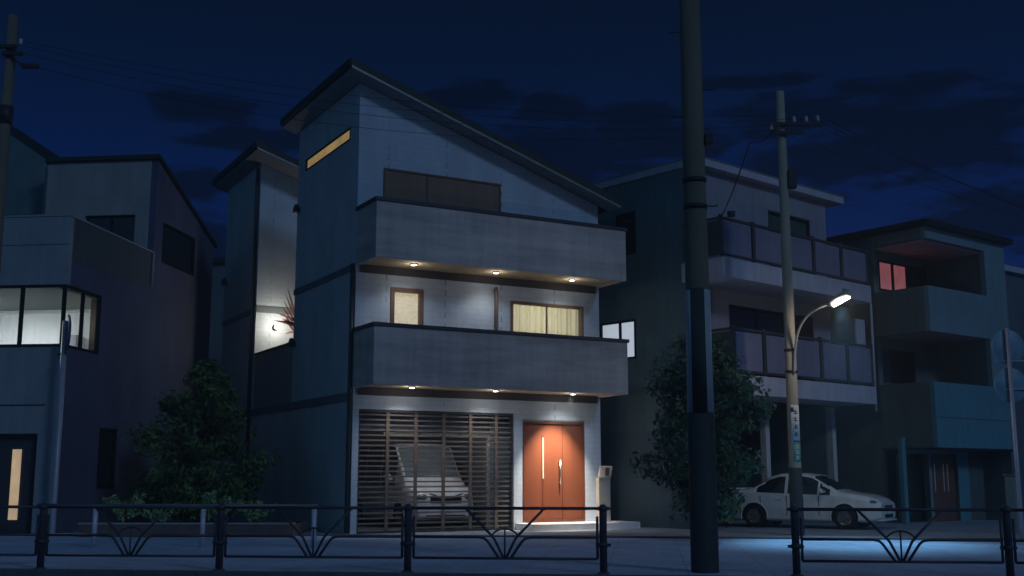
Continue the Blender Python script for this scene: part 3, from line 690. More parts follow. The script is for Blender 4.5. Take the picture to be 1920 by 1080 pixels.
bk2 = MB(); bk2.panel('u', LV, .15, OU, 6.0, 8.29, .15, [(.27, 2.85, 6.98, 7.92)]); bk2.panel('u', LV, .15, OU, 4.0, 5.6, .15); bk2.panel('v', OU, .15, LV, 4.05, 8.62, .15); bk2.panel('v', W2 - .15, .15, D2, 0, 8.62, .15); bk2.panel('u', D2 - .15, .15, W2 - .15, 0, 8.6, .15)
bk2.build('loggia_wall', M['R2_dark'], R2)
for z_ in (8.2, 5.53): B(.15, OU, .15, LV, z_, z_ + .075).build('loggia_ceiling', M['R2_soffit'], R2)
B(.15, OU, .15, LV, 4.0, 4.06).build('loggia_floor', M['R2_dark'], R2)
r2 = B(-.22, W2 + .22, -.22, D2 + .2, 8.62, 8.80).build('roof', M['roof_metal'], R2, bevel=.01)
rw = B(.30, 1.80, LV + .06, LV + .08, 7.0, 7.9).build('loggia_window', M['e_red'], R2)
rwf = MB().frame('u', LV, .27, 2.85, 6.98, 7.92, .05, -.02, .12); rwf.box(1.02, 1.09, LV + .0, LV + .09, 7.03, 7.87); rwf.box(1.80, 1.87, LV, LV + .09, 7.03, 7.87); rwf.build('frame', M['black_frame'], rw)
B(1.87, 2.80, LV + .06, LV + .08, 7.0, 7.9).build('dark_pane', M['dark_glass'], rw)
w2 = B(.25, 1.9, LV - .03, LV - .001, 4.15, 5.15).build('loggia_window', M['dark_glass'], R2)
# ground floor, set back
GV = 1.08
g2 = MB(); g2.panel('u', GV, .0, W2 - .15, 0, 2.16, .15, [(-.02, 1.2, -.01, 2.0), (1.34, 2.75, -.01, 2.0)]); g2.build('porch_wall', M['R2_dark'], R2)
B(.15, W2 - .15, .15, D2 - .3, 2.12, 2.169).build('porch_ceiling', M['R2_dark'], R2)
B(1.2, 1.34, GV - .02, GV + .1, .012, 2.02).build('door_jamb', M['R2_front'], R2); B(.0, 2.9, GV - .02, GV + .1, 2.021, 2.12).build('door_lintel', M['R2_front'], R2)
B(2.76, 3.36, GV - .03, GV - .001, .012, 2.1).build('porch_panel', M['R2_teal'], R2)
B(.0, 1.19, GV + .3, GV + .35, .012, 2.0).build('passage_door', M['dark_glass'], R2)
wdr = B(1.36, 2.73, GV + .08, GV + .13, .012, 1.99).build('entrance_door', M['wood_door'], R2)
for u in (1.62, 2.1, 2.32): B(u, u + .04, GV + .072, GV + .079, .9, 1.72).build('glass_slit', M['e_porch'], wdr)
PG = thing('gate_post', C2 + Matrix.Rotation(R2A, 3, 'Z') @ Vector((-.33, .95, 0)), R2A, 'slim pale teal post standing left of the dark porch of the far right house', 'post')
pgm = B(-.09, .09, -.07, .07, 0, 2.42).build('post', M['R2_teal'], PG, bevel=.008)
B(-.1, .1, -.08, .08, 2.42, 2.46).build('cap', M['R2_front'], PG)
g_ = gnd(1906, 1001)
PG2 = thing('gate_pillar', g_, R2A, 'low grey blue gate pillar at the right edge behind the round signs', 'pillar')
B(-.16, .16, -.12, .12, 0, 1.36).build('pillar', M['R2_front'], PG2, bevel=.01); B(-.19, .19, -.15, .15, 1.36, 1.42).build('cap', M['R2_side'], PG2, bevel=.01)

# houses beyond
def far_house(px, Y, w, d, h, rz, label, roofk):
    p = at(px, 890, Y); p.z = 0
    o = thing('far_house', p, rad(rz), label, 'house')
    MB().panel('u', 0, 0, w, 0, h, .2, [(w*.3, w*.55, h*.62, h*.78)]).build('front_wall', M['far_wall'], o)
    q = MB(); q.panel('v', 0, .2, d, 0, h, .2); q.panel('v', w - .2, .2, d, 0, h, .2); q.panel('u', d - .2, .2, w - .2, 0, h, .2); q.build('side_wall', M['far_wall'], o)
    if roofk == 'flat':
        B(-.2, w + .2, -.2, d + .2, h, h + .22).build('roof', M['R1_slab'] if px > 1800 else M['roof_metal'], o)
    else:
        MB().prism([(-.25, -.25, h), (w+.25, -.25, h), (w*.5, -.25, h + w*.25)], (0, d + .5, 0)).build('roof', M['roof_metal'], o)
    B(w*.3, w*.55, .1, .12, h*.62, h*.78).build('window', M['dark_glass'], o)
far_house(352, 46, 6, 6, 10.1, 0, 'dim far house in the gap between the plum house and the white house', 'flat')
far_house(1893, 41, 9, 7, 8.9, 38, 'dark flat roofed house at the right edge behind the loggia house', 'flat')

# ------------------------------------------------------------------ trees and shrubs
def leaves(mb, c, r, n, size, rng):
    c = Vector(c)
    for _ in range(n):
        d = Vector((rng.gauss(0, 1), rng.gauss(0, 1), rng.gauss(0, 1))).normalized()
        k = rng.random() ** .4
        p = c + Vector((d.x*r[0], d.y*r[1], d.z*r[2])) * k
        nrm = (d + Vector((rng.uniform(-.9, .9), rng.uniform(-.9, .9), rng.uniform(-.5, 1.0)))).normalized()
        a = nrm.orthogonal().normalized(); a = Matrix.Rotation(rng.uniform(0, 2*PI), 3, nrm) @ a; b = nrm.cross(a)
        s_ = size * rng.uniform(.5, 1.6)
        fold = nrm * s_ * .25
        mb.bm.faces.new([mb.bm.verts.new(q) for q in (p - a*s_, p - b*s_*.5 + fold, p + a*s_ )])
        mb.bm.faces.new([mb.bm.verts.new(q) for q in (p - a*s_, p + a*s_, p + b*s_*.5 + fold)])

def tree(name, loc, rz, label, prof, h0, leafm, seed, n_clump, trunk_r, limbs, size=.075, per=75):
    rng = random.Random(seed)
    o = thing(name, loc, rz, label, 'tree')
    top = prof[-1][0]
    t = MB().tube([(0, 0, -.05), (.03, .02, top*.25), (-.04, .03, top*.55), (.02, 0, top*.88)], [trunk_r, trunk_r*.85, trunk_r*.55, trunk_r*.15], 10)
    for i in range(limbs):
        a = i*2.4 + rng.random(); z = top*(.22 + .55*i/limbs); rr = max(.3, rad_at(prof, z)*.75)
        t.tube([(0, 0, z), (rr*.5*math.cos(a), rr*.5*math.sin(a), z + .25), (rr*math.cos(a), rr*math.sin(a), z + .35)], [trunk_r*.4, trunk_r*.25, trunk_r*.08], 6)
    t.build('trunk', M['bark'], o)
    cr = MB()
    for i in range(n_clump):
        z = h0 + (top - h0) * (rng.random() ** 1.05)
        a = rng.uniform(0, 2*PI); R = rad_at(prof, z)*(.86 + .20*math.sin(a*3 + z*2.6 + seed) + .12*math.sin(a*5 - z*4.1)); q = R * (rng.random() ** .42) * .95
        cs = rng.choice((.17, .22, .30, .42, .50)) * (0.6 + .38*R)
        leaves(cr, (q*math.cos(a), q*math.sin(a), z), (cs, cs, cs*rng.uniform(.5, .8)), int(per*rng.uniform(.6, 1.3)), size, rng)
    cr.build('crown', leafm, o)
    return o

def rad_at(prof, z):
    for (a, r), (b, s) in zip(prof, prof[1:]):
        if a <= z <= b: return r + (s-r)*(z-a)/(b-a)
    return prof[-1][1] if z > prof[-1][0] else prof[0][1]

tree('conical_tree', (-7.80, 28.55, 0), 0, 'dark bushy cone shaped tree between the plum house and the white house',
     [(.35, 1.5), (.9, 1.85), (1.7, 1.75), (2.4, 1.45), (3.1, 1.08), (3.6, .62), (4.15, .12)], .45, M['leaf'], 3, 150, .11, 9, size=.07, per=95)
tree('street_tree', (4.28, 24.9, 0), 0, 'dark round crowned tree behind the large front utility pole',
     [(.45, .5), (1.0, 1.0), (1.7, 1.42), (2.4, 1.45), (3.1, 1.2), (3.7, 1.0), (4.35, .5)], .6, M['leaf2'], 8, 160, .10, 8, size=.062, per=100)

# planter bed
PB = thing('planter_bed', (0, 0, 0), 0, 'low brown walled planter bed at the foot of the conical tree', 'planter')
x0, x1, yf, yb = -9.9, -5.0, 26.2, 28.9
pw = MB(); pw.box(x0, x1, yf, yf + .12, 0, .27); pw.box(x0, x0 + .12, yf + .12, yb, 0, .27); pw.box(x1 - .12, x1, yf + .12, yb - .6, 0, .27); pw.build('bed_wall', M['planter'], PB, bevel=.01)
B(x0 - .02, x1 + .02, yf - .02, yf + .14, .271, .315).build('coping', M['planter_cap'], PB, bevel=.008)
so = MB(); nx, ny = 40, 14; g = [[so.bm.verts.new((x0 + .1 + (x1-x0-.2)*i/nx, yf + .1 + (yb-yf-.1)*j/ny, .2 + .05*random.random())) for j in range(ny+1)] for i in range(nx+1)]
for i in range(nx):
    for j in range(ny): so.bm.faces.new((g[i][j], g[i+1][j], g[i+1][j+1], g[i][j+1]))
so.build('soil', M['soil'], PB, smooth=True)

def shrub(loc, h, sp_, n, label, seed, group='pale shrubs planted in the low bed'):
    rng = random.Random(seed)
    o = thing('leafy_shrub', loc, 0, label, 'shrub', group)
    stem = MB(); lf = MB()
    for i in range(n):
        a = rng.uniform(0, 2*PI); r = sp_*rng.uniform(.2, 1); tip = Vector((r*math.cos(a), r*math.sin(a)*.7, h*rng.uniform(.55, 1)))
        mid = tip*.5 + Vector((0, 0, h*.12)); stem.tube([(0, 0, 0), mid, tip], [.012, .009, .004], 5)
        for j in range(11):
            t = .3 + .7*j/10; p = (mid*(2*t*(1-t)*1.2) + tip*t*t) if t < .98 else tip
            p = Vector((0, 0, 0)).lerp(tip, t) + Vector((0, 0, h*.12*4*t*(1-t)*.5))
            leaves(lf, p, (.06, .06, .05), 3, .055, rng)
    stem.build('stem', M['bark'], o); lf.build('foliage', M['leaf_pale'], o)
shrub((-9.05, 26.75, .22), .75, .55, 16, 'pale green shrub at the left end of the planter bed, spiky topped', 1)
shrub((-6.95, 26.7, .22), .82, .50, 16, 'pale leafy shrub in the middle of the planter bed behind the fence post', 2)
shrub((-6.0, 26.65, .22), .62, .55, 13, 'low wide pale shrub at the right end of the planter bed', 3)
shrub((-8.2, 26.6, .22), .42, .5, 10, 'smallest pale shrub left of centre in the planter bed', 4)
shrub(gnd(1362, 990), .75, .5, 26, 'small bluish green shrub beside the rear of the white sedan', 5, None)

# ------------------------------------------------------------------ guard fences by the kerb
def tube_box(mb, a, b, r): mb.tube([a, b], r, 8)
def guard_panel(parent, x0, x1):
    """one panel in the fence's own plane between two posts"""
    L = x1 - x0; c = (x0 + x1)/2; e = .085; a, b = x0 + e, x1 - e; r = .020
    p = MB()
    p.tube([(x0, 0, .915), (x1, 0, .915)], .024, 10)
    p.tube([(a, 0, .80), (a, 0, .20)], r, 8); p.tube([(b, 0, .80), (b, 0, .20)], r, 8)
    p.tube([(a, 0, .20), (b, 0, .20)], r, 8)
    for s_, q in ((1, a), (-1, b)):
        m = c - s_*.30
        p.tube([(q, 0, .50), (m - s_*.08, 0, .50), (m - s_*.0, 0, .485), (m + s_*.05, 0, .44), (c - s_*.085, 0, .20)], r, 8)
        p.tube([(c - s_*.57, 0, .905), (c - s_*.19, 0, .52), (c - s_*.15, 0, .47), (c - s_*.02, 0, .205)], r*.95, 8)
    p.tube([(c, 0, .20), (c, 0, .615)], .013, 8)
    p.tube([(c + .205*math.cos(t), 0, .47 + .15*math.sin(t)) for t in [PI*.06 + PI*.88*i/12 for i in range(13)]], .014, 8)
    return p.build('fence_panel', M['fence_paint'], parent)
def guard_post(parent, x):
    p = MB().lathe([(0, -.05), (.055, -.05), (.055, .93), (.048, .955), (.03, .972), (0, .978)], (x, 0, 0), 18)
    o = p.build('post', M['fence_paint'], parent, smooth=False)
    for z in (.40, .915):
        q = MB().lathe([(.055, -.03), (.068, -.03), (.068, .03), (.055, .03)], (x, 0, z), 16); q.box(x - .11, x + .11, -.022, .022, z - .02, z + .02)
        q.build('clamp', M['fence_paint'], o)
    MB().lathe([(.09, -.004), (.09, .012), (.055, .02)], (x, 0, 0), 16).build('base_flange', M['fence_paint'], o)
def guard_fence(pts, label, ext0, ext1):
    a, b = Vector(pts[0]), Vector(pts[-1]); d = (b - a); ang = math.atan2(d.y, d.x)
    o = thing('guard_fence', (a.x, a.y, 0), ang, label, 'fence', 'roadside guard fences')
    xs = [((Vector(q) - a).x / math.cos(ang)) for q in pts]
    if ext0: xs = [-ext0] + xs
    if ext1: xs = xs + [xs[-1] + ext1]
    for x in xs: guard_post(o, x)
    for p, q in zip(xs, xs[1:]): guard_panel(o, p, q)
    return o
guard_fence([(-7.136, 17.44, 0), (-4.361, 17.14, 0), (-1.529, 16.85, 0), (1.319, 16.60, 0)], 'long dark guard fence along the kerb left of the large utility pole', 2.8, 0)
guard_fence([(4.011, 16.25, 0), (6.878, 15.93, 0)], 'shorter dark guard fence along the kerb in front of the white sedan', 0, 2.8)

# pipe rail in front of the planter
PR = thing('pipe_railing', (0, 0, 0), 0, 'pale purple three legged pipe railing in front of the planter bed', 'railing')
prp = [(-8.25, 22.67), (-6.07, 22.50), (-3.86, 22.33)]
MB().tube([(-9.45, 22.76, .80), (-3.80, 22.325, .80)], .034, 10).build('rail', M['rail_dark'], PR)
for (x, y) in prp:
    MB().tube([(x, y, -.03), (x, y, .77)], .05, 12).build('leg', M['rail_pale'], PR)

# ------------------------------------------------------------------ utility poles, lamps, signs
FP = thing('utility_pole', (2.823, 16.87, 0), 0, 'thick dark utility pole with pale side wraps in the foreground by the kerb', 'utility pole')
def rp_(z): return .20 - .0045*z
MB().lathe([(rp_(0) + .004, -.05), (rp_(0) + .004, 2.30), (rp_(2.3), 2.31)], seg=32).build('base_sleeve', M['pole_dark'], FP, smooth=False)
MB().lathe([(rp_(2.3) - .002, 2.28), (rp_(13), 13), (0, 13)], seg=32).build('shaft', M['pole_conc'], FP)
MB().lathe([(rp_(2.3), 2.315), (rp_(2.3) + .008, 2.315), (rp_(4.16) + .008, 4.16), (rp_(4.16), 4.16)], seg=32).build('pale_wrap', M['pole_wrap'], FP)
cm = math.atan2(-16.87, -2.823)
MB().lathe([(rp_(2.3) + .009, 2.30), (rp_(2.3) + .016, 2.30), (rp_(4.2) + .016, 4.18), (rp_(4.2) + .009, 4.18)], seg=20, a0=cm - rad(34), a1=cm + rad(30)).build('dark_plate', M['pole_dark'], FP)
for z in (5.88, 5.46):
    MB().lathe([(rp_(z) - .001, z - .035), (rp_(z) + .014, z - .035), (rp_(z) + .014, z + .035), (rp_(z) - .001, z + .035)], seg=32).build('steel_band', M['iron'], FP)
for i, z in enumerate((5.48, 6.9, 7.35, 8.3)):
    sd = 1 if i % 2 == 0 else -1
    MB().tube([(sd*.14, -.02, z), (sd*.33, -.02, z), (sd*.335, -.02, z + .03)], .011, 6).build('climbing_step', M['iron'], FP)
bx = MB().box(.17, .30, -.1, .1, 6.45, 6.62); bx.build('cable_clamp', M['iron'], FP, bevel=.01)

def pole_arms(o, arms, M_):
    for (z, x0, x1, y) in arms:
        B(x0, x1, y - .04, y + .04, z - .045, z + .045).build('cross_arm', M_, o, bevel=.004)

LPY = 26.7
pb = at(1496, 1003, LPY); pb.z = 0
LP = thing('utility_pole', pb, 0, 'pale concrete utility pole carrying the street lamp by the carport', 'utility pole')
def rl_(z): return .15 - .0045*z
TOP = at(1460, 172, LPY).z
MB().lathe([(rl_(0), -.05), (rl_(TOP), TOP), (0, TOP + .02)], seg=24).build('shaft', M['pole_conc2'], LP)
MB().lathe([(rl_(0) + .004, -.04), (rl_(0) + .004, 1.55), (rl_(1.5), 1.56)], seg=24).build('base_sleeve', M['pole_dark'], LP)
zA = at(1465, 236, LPY).z
for (x0, x1, y, z) in ((-.35, .95, -.16, zA), (-.3, .5, -.16, zA - .22)):
    B(x0, x1, y - .035, y + .035, z - .04, z + .04).build('cross_arm', M['iron'], LP)
for (x, z) in ((.28, zA), (.58, zA), (.86, zA + .02), (-.28, zA - .2)):
    MB().lathe([(0, .04), (.035, .04), (.055, .08), (.035, .11), (.05, .15), (.03, .19), (0, .2)], (x, -.16, z), 12).build('insulator', M['porcelain'], LP, smooth=True)
zb = at(1480, 330, LPY).z
B(.10, .30, -.14, .06, zb - .32, zb + .12).build('junction_box', M['pole_dark'], LP, bevel=.01)
def notice(z0, z1, m, name, a0=-62, a1=48):
    a = math.atan2(-pb.y, -pb.x)
    return MB().lathe([(rl_(z0) + .001, z0), (rl_(z0) + .006, z0), (rl_(z1) + .006, z1), (rl_(z1) + .001, z1)], seg=16, a0=a + rad(a0), a1=a + rad(a1)).build(name, m, LP)
zz = [at(1490, y, LPY).z for y in (760, 832, 866)]
nw = notice(zz[1] + .005, zz[0], M['notice_white'], 'white_notice', -20, 75)
ng = notice(zz[2], zz[1], M['notice_green'], 'green_notice', -10, 75)
ink = MB(); a = math.atan2(-pb.y, -pb.x)
def stroke(mb, z0, z1, a0, a1):
    mb.lathe([(rl_(z0) + .0065, z0), (rl_(z0) + .009, z0), (rl_(z1) + .009, z1), (rl_(z1) + .0065, z1)], seg=4, a0=a + rad(a0), a1=a + rad(a1))
h_ = zz[0] - zz[1]
for i in range(4):                                  # worn characters stacked down the notice
    zt = zz[1] + h_*(.20 + .19*i)
    stroke(ink, zt, zt + .02, 5, 42); stroke(ink, zt + .05, zt + .07, 8, 36); stroke(ink, zt - .01, zt + .11, 18, 25)
    if i % 2: stroke(ink, zt + .02, zt + .05, 36, 42)
stroke(ink, zz[1] + .04, zz[1] + .07, -5, 60); stroke(ink, zz[0] - .16, zz[0] - .05, -18, 8)
ink.build('lettering', M['notice_ink'], nw)
ink = MB(); h_ = zz[1] - zz[2]
for i in range(3):
    zt = zz[2] + h_*(.14 + .29*i); stroke(ink, zt, zt + .025, 12, 50); stroke(ink, zt + .05, zt + .07, 14, 46); stroke(ink, zt, zt + .09, 26, 33)
ink.build('lettering', M['notice_pale'], ng)
# street lamp on its curved arm
LY = 25.3
Pl = [at(1489, 700, LPY - .15), at(1491, 655, LPY - .2), at(1498, 618, LPY - .4), at(1514, 592, LPY - .7), at(1536, 577, LPY - 1.05), at(1560, 569, LY + .12)]
SLm = thing('street_lamp', pb + Vector((0, 0, 0)), 0, 'lit street lamp on a curved arm clamped to the pale utility pole', 'street lamp')
loc = [p - pb for p in Pl]
from mathutils import geometry as _g
pts = []
for i in range(len(loc)-1):
    p0 = loc[max(0, i-1)]; p1, p2 = loc[i], loc[i+1]; p3 = loc[min(len(loc)-1, i+2)]
    for k in range(6):
        t = k/6; pts.append(.5*((2*p1) + (-p0+p2)*t + (2*p0-5*p1+4*p2-p3)*t*t + (-p0+3*p1-3*p2+p3)*t**3))
pts.append(loc[-1])
MB().tube(pts, .03, 10).build('arm', M['lamp_arm'], SLm)
h0 = at(1560, 570, LY + .1) - pb; h1 = at(1592, 553, LY - .25) - pb
dirh = (h1 - h0).normalized()
MB().tube([h0 - dirh*.08, h0 + Vector((0, 0, .05)), h1 + Vector((0, 0, .06)), h1 + dirh*.05 + Vector((0, 0, .03))], [.04, .085, .085, .03], 14).build('lamp_hood', M['lamp_arm'], SLm)
MB().tube([h0 + dirh*.03 - Vector((0, 0, .025)), h1 - dirh*.02 - Vector((0, 0, .02))], .062, 14).build('lit_tube', M['e_street'], SLm)
MB().tube([h1 - dirh*.12 + Vector((0, 0, .14)), h1 - dirh*.12 + Vector((0, 0, .2))], .05, 12).build('photocell', M['lamp_arm'], SLm)
cB = MB()
for z in (loc[0].z + .05, loc[1].z): cB.lathe([(rl_(z), z - .03), (rl_(z) + .02, z - .03), (rl_(z) + .02, z + .03), (rl_(z), z + .03)], (0, 0, 0), 18); cB.tube([(0, -.1, z), (loc[0].x, loc[0].y, z)], .02, 6)
cB.build('clamp', M['iron'], SLm)
mid = (h0 + h1)*.5
lamp('street_lamp_light', 'SPOT', mid - Vector((0, .05, .13)), 1050, (.32, .71, 1.0), .09, SLm, rot=(rad(-16), rad(4), 0), spot=66, blend=.95)
lamp('street_lamp_spill', 'POINT', mid - Vector((0, .05, .16)), 66, (1, .86, .66), .09, SLm)

UY = 25.47
ub = Vector((-11.95, UY, 0))
UP = thing('utility_pole', ub, 0, 'dim utility pole rising at the left edge of the picture, cross arms on top', 'utility pole')
MB().lathe([(.17, -.05), (.115, at(27, 30, UY).z), (0, at(27, 30, UY).z + .01)], seg=22).build('shaft', M['pole_conc'], UP)
zt = at(20, 92, UY).z
pole_arms(UP, ((zt, -1.0, .22, -.17), (at(20, 105, UY).z, -.12, .36, -.17)), M['iron'])
br = MB(); zt2 = at(60, 129, UY).z; br.tube([(.1, -.1, zt2 + .2), (.42, -.2, zt2 + .02)], .02, 6); br.box(.38, .78, -.26, -.14, zt2 - .05, zt2 + .03); br.build('switch_bracket', M['iron'], UP)
MB().lathe([(.16, at(10, 232, UY).z), (.165, at(10, 232, UY).z), (.165, at(10, 200, UY).z), (.14, at(10, 200, UY).z)], seg=20).build('steel_band', M['iron'], UP)
for x in (-.8, -.4, .3):
    MB().lathe([(0, .04), (.035, .04), (.055, .08), (.035, .11), (.05, .15), (.03, .19), (0, .2)], (x, -.17, zt), 12).build('insulator', M['porcelain'], UP, smooth=True)

# overhead wires
def wire(a, b, sag, label, r=.006):
    a, b = Vector(a), Vector(b)
    p = MB().tube([a.lerp(b, t) - (b - a)*0 - Vector((0, 0, sag*4*t*(1-t))) for t in [i/24 for i in range(25)]], r, 5)
    tag(p.build('overhead_wire', M['cable']), label, 'wire', 'overhead wires between the poles')
pa = pb + Vector((0, -.16, zA + .2))
lx = 'thin overhead wire running from the left edge pole across the sky to the lamp pole'
for dz, dx, sg_ in ((0, -.28, .55), (-.12, .28, .7), (-.3, .58, .8), (-.55, .1, .9)):
    wire(ub + Vector((.3, -.17, zt + .15 + dz)), pa + Vector((dx, 0, dz*.6)), sg_, lx)
rx = 'thin overhead wire running from the lamp pole out of the right edge'
for dz, dx in ((0, .28), (0, .58), (.02, .86), (-.5, .2)):
    wire(pa + Vector((dx, 0, dz)), at(2300, 470 + 60*dx - 30*dz, 34), .35, rx)
wire(at(1405, 268, 24.5), at(1352, 408, 28.0), .1, 'steep service wire dropping to the upper balcony of the lavender house', .016)
wire(at(1405, 268, 24.5), pa + Vector((-.1, 0, -.2)), .15, 'short service wire between the lamp pole and the steep drop wire', .012)

# round signs
Lp = gnd(97, 1005)
SG = thing('road_sign', Lp, 0, 'round sign seen edge on atop a pale purple pole at the left', 'road sign')
zs = at(125, 625, Lp.y).z
MB().lathe([(.075, -.03), (.068, zs + .3), (0, zs + .31)], seg=16).build('pole', M['sign_pole'], SG)
sd_ = MB().lathe([(0, -.02), (.43, -.02), (.455, 0), (.43, .02), (0, .02)], seg=40).build('disc', M['sign_blue'], SG)
sd_.location = (.06, -.03, zs); sd_.rotation_euler = (PI/2, 0, rad(-82 + 23))
bk = MB(); bk.box(-.1, .1, -.05, .05, zs - .52, zs - .46); bk.tube([(-.08, 0, zs - .49), (-.1, -.08, zs - .52)], .03, 8); bk.build('bracket', M['iron'], SG)
Rp = gnd(1917, 1012)
SR = thing('road_sign', Rp, 0, 'two stacked round signs seen from behind on a grey pole at the right edge', 'road sign')
z1_, z2_ = at(1892, 650, Rp.y).z, at(1899, 722, Rp.y).z
MB().lathe([(.05, -.03), (.045, z1_ + .42), (0, z1_ + .43)], seg=16).build('pole', M['sign_pole'], SR)
for z_ in (z1_, z2_):
    sd_ = MB().lathe([(0, -.008), (.385, -.008), (.40, 0), (.385, .008), (0, .008)], seg=44).build('disc', M['sign_back'], SR)
    sd_.location = (.03, .075, z_); sd_.rotation_euler = (PI/2, 0, rad(8))
    hb = MB(); hb.box(-.30, .36, .045, .062, z_ - .33 if z_ == z1_ else z_ - .1, z_ - .29 if z_ == z1_ else z_ - .06); hb.build('bracket', M['sign_pole'], SR)

# ------------------------------------------------------------------ vehicles
def lerp_tab(tab, x):
    for (a, r), (b, s) in zip(tab, tab[1:]):
        if a <= x <= b:
            t = (x-a)/(b-a); return r + (s-r)*t
    return tab[0][1] if x < tab[0][0] else tab[-1][1]

def vehicle(name, loc, rz, label, cat, L, Wd, top, belt, zb, wr, wheels, side_win, ws, rw, paint, glass, roofw=.76):
    """x forward, y to its left; body lofted from cross sections, glass cut out of the same skin"""
    o = thing(name, loc, rz, label, cat)
    nx = 150; segs = (4, 2, 9, 9, 6, 2, 3)
    rings = []; xs = []
    for i in range(nx+1):
        x = L*i/nx; xs.append(x)
        zt = lerp_tab(top, x); be = min(lerp_tab(belt, x), zt - .03)
        w = Wd/2
        f = max(0, (x - (L - .55))/.55); r = max(0, (.45 - x)/.45)
        w *= (1 - .17*f**2.2 - .13*r**2.2)
        g = max(0, min(1, (zt - be - .05)/.35))
        wrf = w*(.93*(1-g) + roofw*g)
        zlo = zb + .10*f**3 + .08*r**3
        P = [(0, zlo), (w*.82, zlo), (w*.97, zlo + .05), (w, zlo + .32), (w*.975, be), (wrf, zt - .055*g - .02), (wrf - .10, zt), (0, zt + .022)]
        ring = []
        for j in range(7):
            n = segs[j]
            for k in range(n):
                t = k/n; ring.append((P[j][0] + (P[j+1][0]-P[j][0])*t, P[j][1] + (P[j+1][1]-P[j][1])*t))
        ring.append(P[7]); rings.append(ring)
    j0 = [0]
    for n in segs: j0.append(j0[-1] + n)
    nr = j0[-1]
    body, sw, sw2, wg, rg = MB(), MB(), MB(), MB(), MB()
    def put(mb, a, b, c, d, smooth=True):
        f = mb.bm.faces.new([mb.bm.verts.new(q) for q in (a, b, c, d)]); f.smooth = smooth
    for i in range(nx):
        xm = (xs[i] + xs[i+1])/2
        for j in range(nr):
            for s_ in (1, -1):
                q = [Vector((xs[i], s_*rings[i][j][0], rings[i][j][1])), Vector((xs[i+1], s_*rings[i+1][j][0], rings[i+1][j][1])),
                     Vector((xs[i+1], s_*rings[i+1][j+1][0], rings[i+1][j+1][1])), Vector((xs[i], s_*rings[i][j+1][0], rings[i][j+1][1]))]
                c = sum(q, Vector())/4
                if j < j0[5] and any((c.x-wx)**2 + (c.z-wr)**2 < (wr+.055)**2 for wx in wheels) and abs(c.y) > Wd*.30:
                    continue
                tgt = body
                if j0[4] <= j < j0[5] - (0) and any(a_ <= xm <= b_ for a_, b_ in side_win) and j < j0[5] and c.z < lerp_tab(top, xm) - .09: tgt = sw if s_ > 0 else sw2
                elif j >= j0[6] - 1 and ws[0] <= xm <= ws[1] and (abs(c.y) < Wd*.5*roofw*.98): tgt = wg
                elif j >= j0[6] - 1 and rw and rw[0] <= xm <= rw[1]: tgt = rg
                if tgt is not body: q = [p + Vector((0, -.006*s_ if tgt in (sw, sw2) else 0, -.004)) for p in q]
                put(tgt, *q)
    for i in (0, nx):                                  # tail and nose
        ring = rings[i]
        for j in range(nr):
            q = [(xs[i], ring[j][0], ring[j][1]), (xs[i], -ring[j][0], ring[j][1]), (xs[i], -ring[j+1][0], ring[j+1][1]), (xs[i], ring[j+1][0], ring[j+1][1])]
            if ring[j][0] < 1e-6: q = [q[0], q[2], q[3]]
            elif ring[j+1][0] < 1e-6: q = [q[0], q[1], q[3]]
            f = body.bm.faces.new([body.bm.verts.new(p) for p in q])
    for mb in (body, sw, sw2, wg, rg): bmesh.ops.remove_doubles(mb.bm, verts=mb.bm.verts, dist=.0006)
    bo = body.build('body', paint, o)
    sw.build('side_window', glass, o); sw2.build('side_window', glass, o); wg.build('windscreen', glass, o)
    if rw: rg.build('rear_window', glass, o)
    else: rg.bm.free()
    un = MB(); un.box(.25, L - .3, -Wd*.36, Wd*.36, zb + .03, zb + .42); un.build('underbody', M['under'], o)
    for wx in wheels:
        for s_ in (1, -1):
            y = s_*(Wd/2 - .105)
            prof = [(wr*.62, -.10), (wr*.93, -.10), (wr, -.06), (wr, .06), (wr*.93, .10), (wr*.66, .105), (wr*.62, .08)]
            t = MB().lathe(prof, (0, 0, 0), 28); to = t.build('wheel', M['rubber'], o, smooth=True)
            to.location = (wx, y, wr); to.rotation_euler = (-s_*PI/2, 0, 0)
            ar = MB(); ar.tube([(wx + (wr + .06)*math.cos(t), s_*(Wd/2 - .012), wr + (wr + .06)*math.sin(t)) for t in [-.25 + (PI + .5)*q/28 for q in range(29)]], .022, 8); ar.build('arch_lip', paint, o)
            rm_ = MB().lathe([(wr*.66, .085), (wr*.60, .06), (wr*.2, .05), (wr*.16, .085), (0, .085)], (0, 0, 0), 28)
            for k in range(5):
                a_ = 2*PI*k/5; ca, sa = math.cos(a_), math.sin(a_)
                rm_.prism([(wr*.12*ca - .03*sa, wr*.12*sa + .03*ca, .07), (wr*.62*ca - .022*sa, wr*.62*sa + .022*ca, .07), (wr*.62*ca + .022*sa, wr*.62*sa - .022*ca, .07), (wr*.12*ca + .03*sa, wr*.12*sa - .03*ca, .07)], (0, 0, .022))
            rm_.build('rim', M['rim'], to)
    return o, rings, xs

